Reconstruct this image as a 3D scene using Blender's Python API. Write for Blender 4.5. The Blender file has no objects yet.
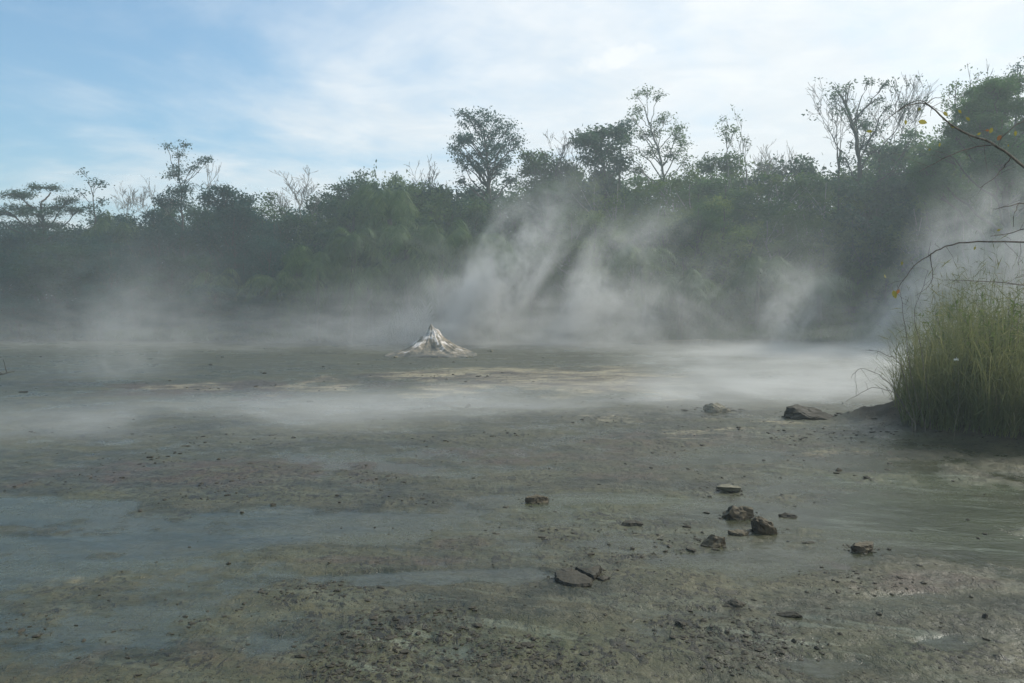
import bpy, math, random
import numpy as np
from math import radians as R, sin, cos, pi

# ------------------------------------------------------------------ camera, sky, sun, exposure
sc = bpy.context.scene
COL = sc.collection
CAM_H = 2.0
F = 796.0                 # focal length in pixels (28 mm on 36 mm)
HOR = 310.0               # pixel row of the true horizon
PITCH = math.atan((341.5 - HOR) / F)
cd = bpy.data.cameras.new('camera'); cam = bpy.data.objects.new('camera', cd); COL.objects.link(cam)
cd.lens = 28.0; cd.sensor_width = 36.0; cd.clip_start = 0.05; cd.clip_end = 3000
cam.location = (0, 0, CAM_H); cam.rotation_euler = (pi / 2 - PITCH, 0, 0)
sc.camera = cam

SUN_EL, SUN_AZ = R(42), R(62)      # azimuth measured from +Y (view direction) towards +X (right)
sun_dir = (sin(SUN_AZ) * cos(SUN_EL), cos(SUN_AZ) * cos(SUN_EL), sin(SUN_EL))
sd = bpy.data.lights.new('sun', 'SUN'); sun = bpy.data.objects.new('sun', sd); COL.objects.link(sun)
sd.energy = 2.8; sd.angle = R(3.0); sd.color = (1.0, 0.94, 0.83)
sun.rotation_euler = (pi / 2 - SUN_EL, 0, -SUN_AZ + pi)
sun.location = (30, 20, 40)

sc.view_settings.view_transform = 'Standard'; sc.view_settings.look = 'None'
sc.view_settings.exposure = 0.35; sc.view_settings.gamma = 1.0
sc.view_settings.use_curve_mapping = False
sc.cycles.use_denoising = True
sc.cycles.max_bounces = 6; sc.cycles.diffuse_bounces = 2; sc.cycles.glossy_bounces = 2
sc.cycles.transmission_bounces = 2; sc.cycles.volume_bounces = 1
sc.cycles.volume_step_rate = 0.5; sc.cycles.volume_max_steps = 128
sc.cycles.sample_clamp_indirect = 3.0


class NT:
    """small helper for writing node trees as expressions"""
    def __init__(s, tree):
        s.t = tree; s.n = tree.nodes; s.l = tree.links
    def node(s, typ, **kw):
        n = s.n.new(typ)
        for k, v in kw.items():
            setattr(n, k, v)
        return n
    def put(s, sock, v):
        if v is None: return
        if isinstance(v, bpy.types.NodeSocket): s.l.new(v, sock)
        else:
            if hasattr(sock.default_value, '__len__') and not hasattr(v, '__len__'): v = (v,) * len(sock.default_value)
            if hasattr(v, '__len__') and len(v) == 3 and len(sock.default_value) == 4: v = tuple(v) + (1,)
            sock.default_value = v
    def m(s, op, a, b=None, c=None, clamp=False):
        n = s.node('ShaderNodeMath', operation=op, use_clamp=clamp)
        s.put(n.inputs[0], a)
        if b is not None: s.put(n.inputs[1], b)
        if c is not None: s.put(n.inputs[2], c)
        return n.outputs[0]
    def add(s, a, b): return s.m('ADD', a, b)
    def sub(s, a, b): return s.m('SUBTRACT', a, b)
    def mul(s, a, b): return s.m('MULTIPLY', a, b)
    def vm(s, op, a, b):
        n = s.node('ShaderNodeVectorMath', operation=op)
        s.put(n.inputs[0], a); s.put(n.inputs[1], b)
        return n.outputs[0]
    def noise(s, vec, scale, detail=3, rough=0.55, dist=0.0, out='Fac'):
        n = s.node('ShaderNodeTexNoise')
        if vec is not None: s.l.new(vec, n.inputs['Vector'])
        n.inputs['Scale'].default_value = scale; n.inputs['Detail'].default_value = detail
        n.inputs['Roughness'].default_value = rough; n.inputs['Distortion'].default_value = dist
        return n.outputs[out]
    def mapr(s, v, a, b, c=0.0, d=1.0, smooth=True):
        n = s.node('ShaderNodeMapRange', interpolation_type='SMOOTHSTEP' if smooth else 'LINEAR')
        s.put(n.inputs[0], v)
        for i, q in enumerate((a, b, c, d)): s.put(n.inputs[i + 1], q)
        return n.outputs[0]
    def mix(s, f, a, b, blend='MIX'):
        n = s.node('ShaderNodeMix', data_type='RGBA', blend_type=blend)
        s.put(n.inputs[0], f); s.put(n.inputs[6], a); s.put(n.inputs[7], b)
        return n.outputs[2]
    def xyz(s, v):
        n = s.node('ShaderNodeSeparateXYZ'); s.l.new(v, n.inputs[0]); return n.outputs
    def comb(s, x, y, z):
        n = s.node('ShaderNodeCombineXYZ')
        for i, q in enumerate((x, y, z)): s.put(n.inputs[i], q)
        return n.outputs[0]
    def attr(s, name):
        return s.node('ShaderNodeAttribute', attribute_name=name).outputs['Fac']


w = bpy.data.worlds.new('World'); sc.world = w; w.use_nodes = True
w.node_tree.nodes.clear(); q = NT(w.node_tree)
sky = q.node('ShaderNodeTexSky', sky_type='NISHITA', sun_disc=False)
sky.sun_elevation = SUN_EL; sky.sun_rotation = SUN_AZ
sky.air_density = 1.0; sky.dust_density = 1.6; sky.ozone_density = 1.5
tc = q.node('ShaderNodeTexCoord').outputs['Generated']
dx, dy, dz = q.xyz(tc)
zz = q.m('MAXIMUM', q.add(dz, 0.08), 0.03)
plane = q.comb(q.m('DIVIDE', dx, zz), q.m('DIVIDE', dy, zz), 0.0)      # cloud layer seen in perspective
n1 = q.noise(q.vm('MULTIPLY', plane, (0.8, 0.85, 1.0)), 0.75, 6, 0.62, 0.5)
n2 = q.noise(q.vm('ADD', plane, (7.3, 2.1, 0)), 2.6, 5, 0.6, 0.6)
side = q.mapr(dx, -0.60, 0.30, -0.27, 0.20, False)
low = q.mapr(dz, 0.0, 0.45, 0.24, -0.06, False)
cov = q.add(q.add(q.add(n1, q.mul(q.sub(n2, 0.5), 0.16)), side), low)
cf = q.mapr(cov, 0.28, 0.76)
# small bright wisp low over the trees
ex = q.m('DIVIDE', q.sub(dx, 0.118), 0.050); ez = q.m('DIVIDE', q.sub(q.sub(dz, 0.294), q.mul(q.sub(dx, 0.118), 0.22)), 0.013)
n3 = q.noise(tc, 30, 5, 0.65, 0.5)
wr = q.add(q.add(q.mul(ex, ex), q.mul(ez, ez)), q.mul(q.sub(n3, 0.5), 3.2))
wisp = q.mapr(wr, 1.15, 0.1)
cloudc = q.mix(q.mapr(n2, 0.3, 0.7), (0.74, 0.77, 0.79), (0.84, 0.85, 0.85))
skyc = q.vm('MULTIPLY', sky.outputs[0], (0.104, 0.138, 0.142))
skyc2 = q.mix(q.mul(cf, 0.93), skyc, cloudc)
skyc3 = q.mix(q.mul(wisp, 0.5), skyc2, (0.90, 0.90, 0.89))
bg = q.node('ShaderNodeBackground'); q.l.new(skyc3, bg.inputs[0]); bg.inputs[1].default_value = 1.0
q.l.new(bg.outputs[0], q.node('ShaderNodeOutputWorld').inputs[0])

# ------------------------------------------------------------------ helpers
random.seed(7); rng = np.random.default_rng(7)


def ray(px, py):
    x = (px - 512.0) / F; v = (341.5 - py) / F
    # camera axes after pitching down
    fy, fz = cos(PITCH), -sin(PITCH); uy, uz = sin(PITCH), cos(PITCH)
    return np.array([x, fy + v * uy, fz + v * uz])


def at(px, py, Y):
    d = ray(px, py); return np.array([0, 0, CAM_H]) + d * (Y / d[1])


def on_ground(px, py):
    d = ray(px, py); t = -CAM_H / d[2]; return d[0] * t, d[1] * t


def _h(ix, iy, iz, seed):
    n = (ix * 374761393 + iy * 668265263 + iz * 2147483647 + seed * 1274126177) & 0xFFFFFFFF
    n = ((n ^ (n >> 13)) * 1274126177) & 0xFFFFFFFF
    n = ((n ^ (n >> 16)) * 2246822519) & 0xFFFFFFFF
    return ((n ^ (n >> 15)) & 0xFFFFFF) / float(0xFFFFFF)


def vn(x, y, z=0.0, seed=0):
    x = np.asarray(x, float); y = np.asarray(y, float); z = np.broadcast_to(np.asarray(z, float), x.shape)
    ix = np.floor(x).astype(np.int64); iy = np.floor(y).astype(np.int64); iz = np.floor(z).astype(np.int64)
    fx, fy, fz = x - ix, y - iy, z - iz
    fx = fx * fx * (3 - 2 * fx); fy = fy * fy * (3 - 2 * fy); fz = fz * fz * (3 - 2 * fz)
    r = 0
    for a in (0, 1):
        for b in (0, 1):
            for c in (0, 1):
                wgt = (fx if a else 1 - fx) * (fy if b else 1 - fy) * (fz if c else 1 - fz)
                r = r + wgt * _h(ix + a, iy + b, iz + c, seed)
    return r


def fbm(x, y, z=0.0, o=4, seed=0, g=0.5):
    s = 0; a = 1; t = 0; f = 1
    for i in range(o):
        s = s + a * vn(np.asarray(x) * f + 17.3 * i, np.asarray(y) * f - 9.1 * i, np.asarray(z) * f, seed + i)
        t += a; a *= g; f *= 2.03
    return s / t


def ss(a, b, v):
    t = np.clip((np.asarray(v, float) - a) / (b - a), 0, 1); return t * t * (3 - 2 * t)


def tag(o, label=None, cat=None, group=None, kind=None):
    if label: o['label'] = label
    if cat: o['category'] = cat
    if group: o['group'] = group
    if kind: o['kind'] = kind
    return o


def empty(name, loc):
    o = bpy.data.objects.new(name, None); COL.objects.link(o); o.location = loc
    o.empty_display_size = 0.3
    return o


def mesh_obj(name, V, Q, mat, parent=None, smooth=False, attrs=None, off=None):
    """V (N,3), Q (M,k) with k = 3 or 4"""
    V = np.asarray(V, np.float32); Q = np.asarray(Q, np.int32)
    if off is not None: V = V - np.asarray(off, np.float32)
    k = Q.shape[1]
    me = bpy.data.meshes.new(name)
    me.vertices.add(len(V)); me.vertices.foreach_set('co', V.ravel())
    me.loops.add(Q.size); me.loops.foreach_set('vertex_index', Q.ravel())
    me.polygons.add(len(Q)); me.polygons.foreach_set('loop_start', np.arange(0, Q.size, k, dtype=np.int32))
    me.polygons.foreach_set('use_smooth', np.full(len(Q), smooth))
    for nm, arr in (attrs or {}).items():
        a = me.attributes.new(nm, 'FLOAT', 'POINT'); a.data.foreach_set('value', np.asarray(arr, np.float32))
    me.update(calc_edges=True); me.validate()
    me.materials.append(mat)
    o = bpy.data.objects.new(name, me); COL.objects.link(o)
    if parent: o.parent = parent
    return o


class MB:
    """collects quads"""
    def __init__(s): s.V = []; s.Q = []; s.T = []; s.n = 0
    def add(s, V, Q, tint=0.5):
        V = np.asarray(V, float); s.V.append(V); s.Q.append(np.asarray(Q, np.int64) + s.n)
        s.T.append(np.broadcast_to(np.asarray(tint, float), (len(V),)).copy()); s.n += len(V)
    def tube(s, P, r, k=6, tint=0.5):
        P = np.asarray(P, float); n = len(P); r = np.broadcast_to(np.asarray(r, float), (n,))
        T = np.gradient(P, axis=0); T /= np.linalg.norm(T, axis=1)[:, None] + 1e-9
        up = np.array([0.13, 0.21, 1.0]); up = np.where(np.abs(T @ up)[:, None] > 0.93, np.array([1.0, 0.1, 0]), up)
        A = np.cross(T, up); A /= np.linalg.norm(A, axis=1)[:, None] + 1e-9; B = np.cross(T, A)
        th = np.arange(k) * 2 * pi / k
        V = P[:, None] + r[:, None, None] * (np.cos(th)[None, :, None] * A[:, None] + np.sin(th)[None, :, None] * B[:, None])
        i = np.arange(n - 1)[:, None] * k; j = np.arange(k)[None]; j2 = (j + 1) % k
        Qd = np.stack([i + j, i + j2, i + k + j2, i + k + j], -1).reshape(-1, 4)
        s.add(V.reshape(-1, 3), Qd, tint)
    def leaves(s, C, size, asp=0.45, droop=0.0, tint=None, rg=rng, D=None):
        """one folded diamond leaf per centre"""
        C = np.asarray(C, float); n = len(C)
        if n == 0: return
        if D is None:
            D = rg.normal(size=(n, 3)); D[:, 2] = D[:, 2] * 0.7 - droop
        D = D / (np.linalg.norm(D, axis=1)[:, None] + 1e-9)
        U = rg.normal(size=(n, 3)); W = np.cross(D, U); W /= np.linalg.norm(W, axis=1)[:, None] + 1e-9
        N = np.cross(D, W)
        L = (size * rg.uniform(0.6, 1.3, n))[:, None]
        a = C; b = C + D * L * 0.45 + W * L * asp * 0.5 + N * L * 0.06
        c = C + D * L - N * L * 0.08; d = C + D * L * 0.45 - W * L * asp * 0.5 + N * L * 0.06
        V = np.stack([a, b, c, d], 1).reshape(-1, 3)
        t = rg.uniform(0, 1, n) if tint is None else np.broadcast_to(tint, (n,))
        s.add(V, np.arange(n * 4).reshape(-1, 4), np.repeat(t, 4))
    def build(s, name, mat, parent=None, smooth=False, off=None):
        return mesh_obj(name, np.concatenate(s.V), np.concatenate(s.Q), mat, parent, smooth, {'tint': np.concatenate(s.T)}, off)


# ------------------------------------------------------------------ materials
def new_mat(name):
    m = bpy.data.materials.new(name); m.use_nodes = True; m.node_tree.nodes.clear(); return m, NT(m.node_tree)


def foliage_mat(name, dark, mid, light, transl=0.48, rough=0.55, nscale=0.35):
    m, q = new_mat(name)
    t = q.attr('tint'); pos = q.node('ShaderNodeNewGeometry').outputs['Position']
    n = q.noise(pos, nscale, 3, 0.6)
    orand = q.node('ShaderNodeObjectInfo').outputs['Random']
    f = q.add(q.mul(t, 0.5), q.add(q.mul(q.sub(n, 0.5), 1.3), q.mul(orand, 0.3)))
    c = q.mix(q.mapr(f, 0.0, 0.5), dark, mid)
    c = q.mix(q.mapr(f, 0.5, 0.95), c, light)
    d = q.node('ShaderNodeBsdfPrincipled'); q.l.new(c, d.inputs['Base Color']); d.inputs['Roughness'].default_value = rough
    d.inputs['Specular IOR Level'].default_value = 0.25
    tr = q.node('ShaderNodeBsdfTranslucent'); q.l.new(q.mix(0.5, c, light), tr.inputs[0])
    mx = q.node('ShaderNodeMixShader'); mx.inputs[0].default_value = transl
    q.l.new(d.outputs[0], mx.inputs[1]); q.l.new(tr.outputs[0], mx.inputs[2])
    q.l.new(mx.outputs[0], q.node('ShaderNodeOutputMaterial').inputs[0])
    return m


def bark_mat(name, a, b, scale=3.0):
    m, q = new_mat(name)
    pos = q.node('ShaderNodeNewGeometry').outputs['Position']
    n = q.noise(q.vm('MULTIPLY', pos, (1, 1, 0.25)), scale, 5, 0.65)
    c = q.mix(q.mapr(n, 0.35, 0.65), a, b)
    d = q.node('ShaderNodeBsdfPrincipled'); q.l.new(c, d.inputs['Base Color']); d.inputs['Roughness'].default_value = 0.85
    bp = q.node('ShaderNodeBump'); bp.inputs['Strength'].default_value = 0.5; bp.inputs['Distance'].default_value = 0.03
    q.l.new(n, bp.inputs['Height']); q.l.new(bp.outputs[0], d.inputs['Normal'])
    q.l.new(d.outputs[0], q.node('ShaderNodeOutputMaterial').inputs[0])
    return m


M = {}
M['leaf_dark'] = foliage_mat('leaf_dark', (0.010, 0.036, 0.022), (0.026, 0.072, 0.036), (0.055, 0.120, 0.042))
M['leaf_mid'] = foliage_mat('leaf_mid', (0.015, 0.050, 0.020), (0.048, 0.112, 0.032), (0.115, 0.200, 0.045))
M['leaf_olive'] = foliage_mat('leaf_olive', (0.024, 0.054, 0.015), (0.070, 0.125, 0.025), (0.150, 0.210, 0.045))
M['leaf_blue'] = foliage_mat('leaf_blue', (0.008, 0.040, 0.034), (0.018, 0.072, 0.056), (0.038, 0.115, 0.075))
M['leaf_crown'] = foliage_mat('leaf_crown', (0.030, 0.080, 0.028), (0.065, 0.140, 0.042), (0.110, 0.200, 0.060), 0.45)
M['leaf_bright'] = foliage_mat('leaf_bright', (0.045, 0.085, 0.020), (0.100, 0.160, 0.035), (0.190, 0.240, 0.060))
M['frond'] = foliage_mat('frond', (0.018, 0.052, 0.020), (0.060, 0.120, 0.036), (0.160, 0.220, 0.070))
M['dry_leaf'] = foliage_mat('dry_leaf', (0.05, 0.045, 0.03), (0.10, 0.085, 0.05), (0.20, 0.17, 0.10))
M['yellow_leaf'] = foliage_mat('yellow_leaf', (0.12, 0.15, 0.03), (0.28, 0.27, 0.05), (0.42, 0.36, 0.08), 0.5, nscale=3)
M['orange_leaf'] = foliage_mat('orange_leaf', (0.20, 0.09, 0.04), (0.32, 0.14, 0.05), (0.36, 0.2, 0.08), 0.5, nscale=3)
M['grass'] = foliage_mat('grass', (0.045, 0.074, 0.024), (0.115, 0.150, 0.048), (0.32, 0.30, 0.14), 0.4, 0.6, 1.6)
M['bark'] = bark_mat('bark', (0.035, 0.032, 0.026), (0.085, 0.075, 0.060))
M['bark_pale'] = bark_mat('bark_pale', (0.13, 0.125, 0.11), (0.28, 0.26, 0.22))
M['bark_branch'] = bark_mat('bark_branch', (0.07, 0.06, 0.045), (0.20, 0.17, 0.125), 25)


# ------------------------------------------------------------------ the ground
def patches(x, y, L):
    """soft union of ellipses given by pixel centre and pixel half sizes, laid on the ground, edges broken by noise"""
    r = np.zeros_like(x)
    wx = (fbm(x * 0.9, y * 0.45, 0, 4, 31) - 0.5) * 1.6; wy = (fbm(x * 0.9, y * 0.45, 5, 4, 37) - 0.5) * 1.6
    for (px, py, sx, sy, amp) in L:
        cx, cy = on_ground(px, py); _, y1 = on_ground(px, py - sy); _, y0 = on_ground(px, py + sy)
        ax = sx / F * cy; ay = max((y1 - y0) / 2, 0.08)
        d = np.sqrt(((x - cx) / ax + wx) ** 2 + ((y - cy) / ay + wy) ** 2)
        r = np.maximum(r, amp * ss(1.25, 0.55, d))
    return r


WET = [(130, 540, 260, 8, .9), (470, 578, 170, 9, 1), (380, 522, 90, 14, .9), (830, 668, 60, 12, .6), (600, 640, 150, 20, .5),
       (790, 560, 130, 14, .7), (860, 500, 200, 22, .75), (960, 540, 110, 40, .9), (600, 500, 130, 6, .6), (640, 545, 60, 9, .8),
       (60, 505, 120, 12, .9), (290, 520, 60, 3, .8), (930, 602, 60, 8, .8), (945, 646, 30, 8, 1), (780, 455, 120, 10, .6),
       (500, 470, 160, 6, .35), (290, 620, 60, 20, .45), (680, 615, 70, 6, .6), (150, 440, 200, 8, .4), (470, 640, 60, 26, .6)]
BROWN = [(540, 380, 200, 10, 1), (230, 388, 150, 10, 1), (620, 450, 160, 20, .6), (760, 440, 120, 20, .5), (250, 470, 190, 16, .8), (150, 470, 120, 14, .7), (470, 545, 60, 9, .6), (420, 560, 120, 6, .7), (190, 650, 110, 30, .5),
         (480, 455, 70, 10, .7), (700, 470, 70, 8, .4), (950, 590, 90, 14, .6), (240, 388, 60, 6, 1), (590, 372, 60, 5, .8),
         (40, 385, 60, 5, .5), (620, 480, 80, 8, .5), (830, 565, 30, 8, .7)]
CRUST = [(400, 640, 120, 40, .8), (540, 660, 110, 22, .6), (660, 430, 110, 22, .9), (780, 430, 80, 14, .8), (830, 475, 60, 7, .5),
         (660, 545, 70, 14, .7), (790, 495, 80, 12, .7), (500, 378, 120, 5, 1), (240, 386, 60, 5, 1), (380, 500, 90, 8, .5), (480, 440, 120, 8, .4),
         (730, 640, 100, 30, .6), (330, 590, 60, 14, .5), (230, 440, 150, 8, .4), (960, 660, 70, 20, .6), (240, 480, 180, 16, .5)]
PALE = [(560, 380, 230, 16, .95), (700, 425, 170, 22, .6), (520, 374, 170, 9, 1), (230, 386, 110, 8, .7), (690, 425, 110, 16, .6), (560, 373, 60, 3, 1), (90, 578, 50, 6, .6), (630, 355, 60, 3, .6),
        (850, 485, 60, 4, .4), (640, 560, 80, 20, .2), (200, 384, 25, 2, 1)]
GREEN = [(960, 520, 130, 40, 1), (860, 640, 150, 30, .5), (780, 430, 130, 14, .5), (450, 640, 160, 40, .5), (640, 510, 120, 20, .4), (880, 480, 120, 14, .8)]


def edge_line(x):           # distance of the far shore
    return 48.0 - 0.06 * x + 2.0 * (vn(x * 0.12, x * 0 + 3.3, 0, 5) - 0.5) * 2


def mound(x, y):
    d = np.sqrt(((x - 10.3) / 4.5) ** 2 + ((y - 13.6) / 2.9) ** 2) + (fbm(x * 0.8, y * 0.8, 1, 3, 41) - 0.5) * 0.35
    return ss(1.08, 0.62, d)


def berm(x, y):
    yl = 45.5 + 0.0 * x + 1.0 * (vn(x * 0.2, x * 0, 2, 9) - 0.5)
    return np.exp(-((y - yl) / 0.7) ** 2) * ss(2, 7, x) * ss(34, 24, x) + 0.5 * np.exp(-((y - yl - .6) / 0.5) ** 2) * ss(-24, -20, x) * ss(0, -8, x) * 0


def coarse(x, y):
    z = 0.34 * mound(x, y) * (0.8 + 0.5 * fbm(x * 1.5, y * 1.5, 0, 3, 51))
    z = z + 0.34 * berm(x, y)
    yl = edge_line(x)
    z = z + 0.5 * ss(0, 5, y - yl) + 2.5 * ss(10, 120, y - yl)
    z = z + 0.35 * ss(14, 20, np.abs(x) - 0.35 * y) * ss(60, 8, y) * 0
    return z


def ground_parts(x, y):
    wet = patches(x, y, WET); cr = patches(x, y, CRUST)
    base = (fbm(x * 0.55, y * 0.55, 0, 4, 11) - 0.5) * 0.045
    mid = (fbm(x * 2.2, y * 2.0, 0, 5, 13, 0.6) - 0.5)
    fine = (fbm(x * 9, y * 11, 0, 3, 17) - 0.5)
    near = ss(30, 12, np.hypot(x, y))
    lump = np.maximum(fbm(x * 7, y * 8, 3, 3, 19) - 0.56, 0) * 0.16
    h = base + 0.012 + mid * 0.048 + fine * 0.016 * near + 0.55 * lump * cr * near - wet * 0.026 + cr * 0.012
    mo = mound(x, y)
    h = h + 0.14 * ss(0, .3, mo) * (fbm(x * 4, y * 4, 0, 5, 23, 0.6) - 0.35)
    h = np.where(mo > 0.02, np.maximum(h, 0.004), h)
    wetness = ss(0.012, -0.006, h)
    z = coarse(x, y) + np.where(h > 0, h, h * 0.22)
    return z, wetness, cr


def gz(x, y):
    z, _, _ = ground_parts(np.array([float(x)]), np.array([float(y)])); return float(z[0])


p = np.concatenate([np.array([2500, 1900, 1500, 1200, 1000]), np.arange(860, 460, -6), np.arange(460, 24, -1.0),
                    np.array([22, 20, 18, 16, 14, 12, 10, 8, 7, 6, 5, 4.2])])
rad = CAM_H * F / p
fa = np.arange(-39, 39.01, 0.09)
ca = np.concatenate([np.arange(-180, -60, 6), np.arange(-60, -39, 1.0), fa, np.arange(40, 60, 1.0), np.arange(60, 180, 6)])
ang = np.radians(ca)
RR, AA = np.meshgrid(rad, ang, indexing='ij')
GX = RR * np.sin(AA); GY = RR * np.cos(AA)
jit = (rng.random(GX.shape) - 0.5) * (RR * 0.0008); GX = GX + jit
gzv, gwet, gcr = ground_parts(GX, GY)
nr, na = GX.shape
V = np.stack([GX, GY, gzv], -1).reshape(-1, 3)
i = np.arange(nr - 1)[:, None] * na; j = np.arange(na)[None]; j2 = (j + 1) % na
Q = np.stack([i + j, i + na + j, i + na + j2, i + j2], -1).reshape(-1, 4)[:, ::-1]
# close the small hole under the camera
V = np.vstack([V, [[0, 0, 0.0]]]); c = len(V) - 1
hole = np.array([[c, a, (a + 1) % na, (a + 1) % na] for a in range(na)])
gbrown = patches(GX, GY, BROWN); gpale = np.maximum(patches(GX, GY, PALE), np.minimum(1, berm(GX, GY) * 1.2)); ggreen = patches(GX, GY, GREEN)
gland = np.maximum(ss(0.0, 3.0, GY - edge_line(GX)), ss(0.05, 0.5, mound(GX, GY)))
at_ = lambda a: np.append(a.ravel(), 0.2)

m, q = new_mat('wet_mud')
pos = q.node('ShaderNodeNewGeometry').outputs['Position']
wet = q.attr('wet'); brown = q.attr('brown'); pale = q.attr('pale'); green = q.attr('green'); crust = q.attr('crust'); land = q.attr('land')
flow = q.vm('MULTIPLY', pos, (0.45, 1.1, 1.0))
nl = q.noise(flow, 0.9, 7, 0.66, 0.8)
nm = q.noise(pos, 2.2, 6, 0.66, 0.6)
nf = q.noise(q.vm('MULTIPLY', pos, (1, 0.8, 1)), 18, 4, 0.7)
ns = q.noise(q.vm('MULTIPLY', pos, (0.6, 1.5, 1)), 5, 6, 0.72, 1.4)
rot = q.comb(q.add(q.mul(q.xyz(pos)[0], 0.55), q.mul(q.xyz(pos)[1], 0.14)), q.add(q.mul(q.xyz(pos)[1], 2.2), q.mul(q.xyz(pos)[0], 0.55)), 0.0)
nst = q.noise(rot, 2.2, 6, 0.66, 0.7)                                       # scum drawn out by the flow
fk1 = q.noise(q.vm('MULTIPLY', pos, (1, 0.55, 1)), 26, 3, 0.6, 0.4)          # crumbs and flecks
fk2 = q.noise(q.vm('MULTIPLY', q.vm('ADD', pos, (3, 9, 0)), (1, 0.5, 1)), 7.5, 4, 0.7, 0.5)
col = q.mix(q.mapr(nl, 0.36, 0.64), (0.030, 0.032, 0.016), (0.078, 0.076, 0.037))
col = q.mix(q.mul(q.mapr(nm, 0.42, 0.66), 0.5), col, (0.112, 0.098, 0.050))
col = q.mix(q.mul(q.mapr(q.add(q.mul(brown, 0.6), q.mul(q.sub(nm, 0.5), 1.6)), 0.15, 0.75), q.mapr(brown, 0, 0.5)), col, (0.074, 0.051, 0.035))
col = q.mix(q.mul(q.mapr(q.add(q.mul(green, 0.6), q.sub(nl, 0.5)), 0.1, 0.7), 0.8), col, (0.058, 0.072, 0.025))
nb_ = q.noise(q.vm('MULTIPLY', pos, (0.5, 1.0, 1)), 1.1, 7, 0.72, 1.2)
col = q.mix(q.mul(q.mapr(q.add(q.mul(pale, 0.55), q.add(q.mul(q.sub(nb_, 0.5), 2.2), q.sub(ns, 0.5))), 0.35, 0.85), q.mapr(pale, 0.0, 0.5)), col, (0.42, 0.35, 0.21))
col = q.mix(q.mul(q.mapr(nst, 0.51, 0.62), q.mapr(green, 0, 1, 0.22, 0.85)), col, (0.165, 0.185, 0.135))
col = q.mix(q.mul(q.mapr(ns, 0.57, 0.70), q.mapr(wet, 1.0, 0.0, 0.25, 0.5)), col, (0.165, 0.165, 0.125))
col = q.mix(q.mul(wet, 0.45), col, q.mix(nl, (0.022, 0.030, 0.020), (0.052, 0.060, 0.038)))
clus = q.mapr(q.add(nb_, q.mul(crust, 0.20)), 0.42, 0.60)
fl = q.m('MAXIMUM', q.mapr(fk1, 0.555, 0.60), q.mapr(fk2, 0.575, 0.615))
col = q.mix(q.mul(q.mul(fl, clus), q.mapr(wet, 0, 1, 0.9, 0.35)), col, (0.022, 0.020, 0.013))
col = q.mix(q.mul(q.mapr(nf, 0.50, 0.36), q.mapr(crust, 0, 1, 0.3, 0.75)), col, (0.026, 0.024, 0.016))
col = q.mix(land, col, q.mix(nm, (0.016, 0.013, 0.009), (0.080, 0.064, 0.040)))
d = q.node('ShaderNodeBsdfPrincipled'); q.l.new(col, d.inputs['Base Color'])
rgh = q.add(q.mapr(wet, 0, 1, 0.44, 0.22), q.add(q.mul(q.sub(nf, 0.5), 0.35), q.mul(q.sub(nl, 0.5), 0.5)))
rgh = q.m('MAXIMUM', q.mix(land, rgh, 0.9), 0.06)
q.l.new(rgh, d.inputs['Roughness'])
d.inputs['IOR'].default_value = 1.38
b1 = q.node('ShaderNodeBump'); b1.inputs['Distance'].default_value = 0.02
q.l.new(q.mapr(wet, 0, 1, 0.9, 0.22, False), b1.inputs['Strength']); q.l.new(q.add(q.mul(nf, 0.8), q.add(ns, q.mul(fl, 0.4))), b1.inputs['Height'])
rip = q.noise(q.vm('MULTIPLY', pos, (1.2, 5.0, 1)), 5, 4, 0.55, 0.8)
b2 = q.node('ShaderNodeBump'); b2.inputs['Distance'].default_value = 0.012
q.l.new(q.mapr(green, 0, 1, 0.12, 0.55, False), b2.inputs['Strength']); q.l.new(rip, b2.inputs['Height']); q.l.new(b1.outputs[0], b2.inputs['Normal'])
q.l.new(b2.outputs[0], d.inputs['Normal'])
q.l.new(d.outputs[0], q.node('ShaderNodeOutputMaterial').inputs[0])
M['mud'] = m
g = mesh_obj('ground', V, np.vstack([Q, hole[:, [0, 2, 1, 3]]])[:, :], M['mud'], smooth=True,
             attrs={'wet': at_(gwet), 'crust': at_(gcr), 'brown': at_(gbrown), 'pale': at_(gpale), 'green': at_(ggreen), 'land': at_(gland)})
tag(g, 'wet grey mud flat with shallow puddles and crusted patches', 'ground', kind='structure')


# ------------------------------------------------------------------ stones
def stone_mat(name, dark, mid, top):
    m, q = new_mat(name)
    tc = q.node('ShaderNodeTexCoord').outputs['Object']; geo = q.node('ShaderNodeNewGeometry')
    n = q.noise(tc, 9, 5, 0.65); n2 = q.noise(tc, 40, 3, 0.6)
    c = q.mix(q.mapr(n, 0.35, 0.65), dark, mid)
    nz = q.xyz(geo.outputs['Normal'])[2]
    c = q.mix(q.mul(q.mapr(q.add(nz, q.sub(n2, 0.5)), 0.35, 0.9), 0.75), c, top)      # upward faces paler: light from above put into the colour
    d = q.node('ShaderNodeBsdfPrincipled'); q.l.new(c, d.inputs['Base Color'])
    q.l.new(q.mapr(n2, 0.3, 0.7, 0.6, 0.95), d.inputs['Roughness']); d.inputs['Specular IOR Level'].default_value = 0.3
    bp = q.node('ShaderNodeBump'); bp.inputs['Strength'].default_value = 0.7; bp.inputs['Distance'].default_value = 0.012
    q.l.new(q.add(n, q.mul(n2, 0.5)), bp.inputs['Height']); q.l.new(bp.outputs[0], d.inputs['Normal'])
    q.l.new(d.outputs[0], q.node('ShaderNodeOutputMaterial').inputs[0])
    return m


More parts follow.
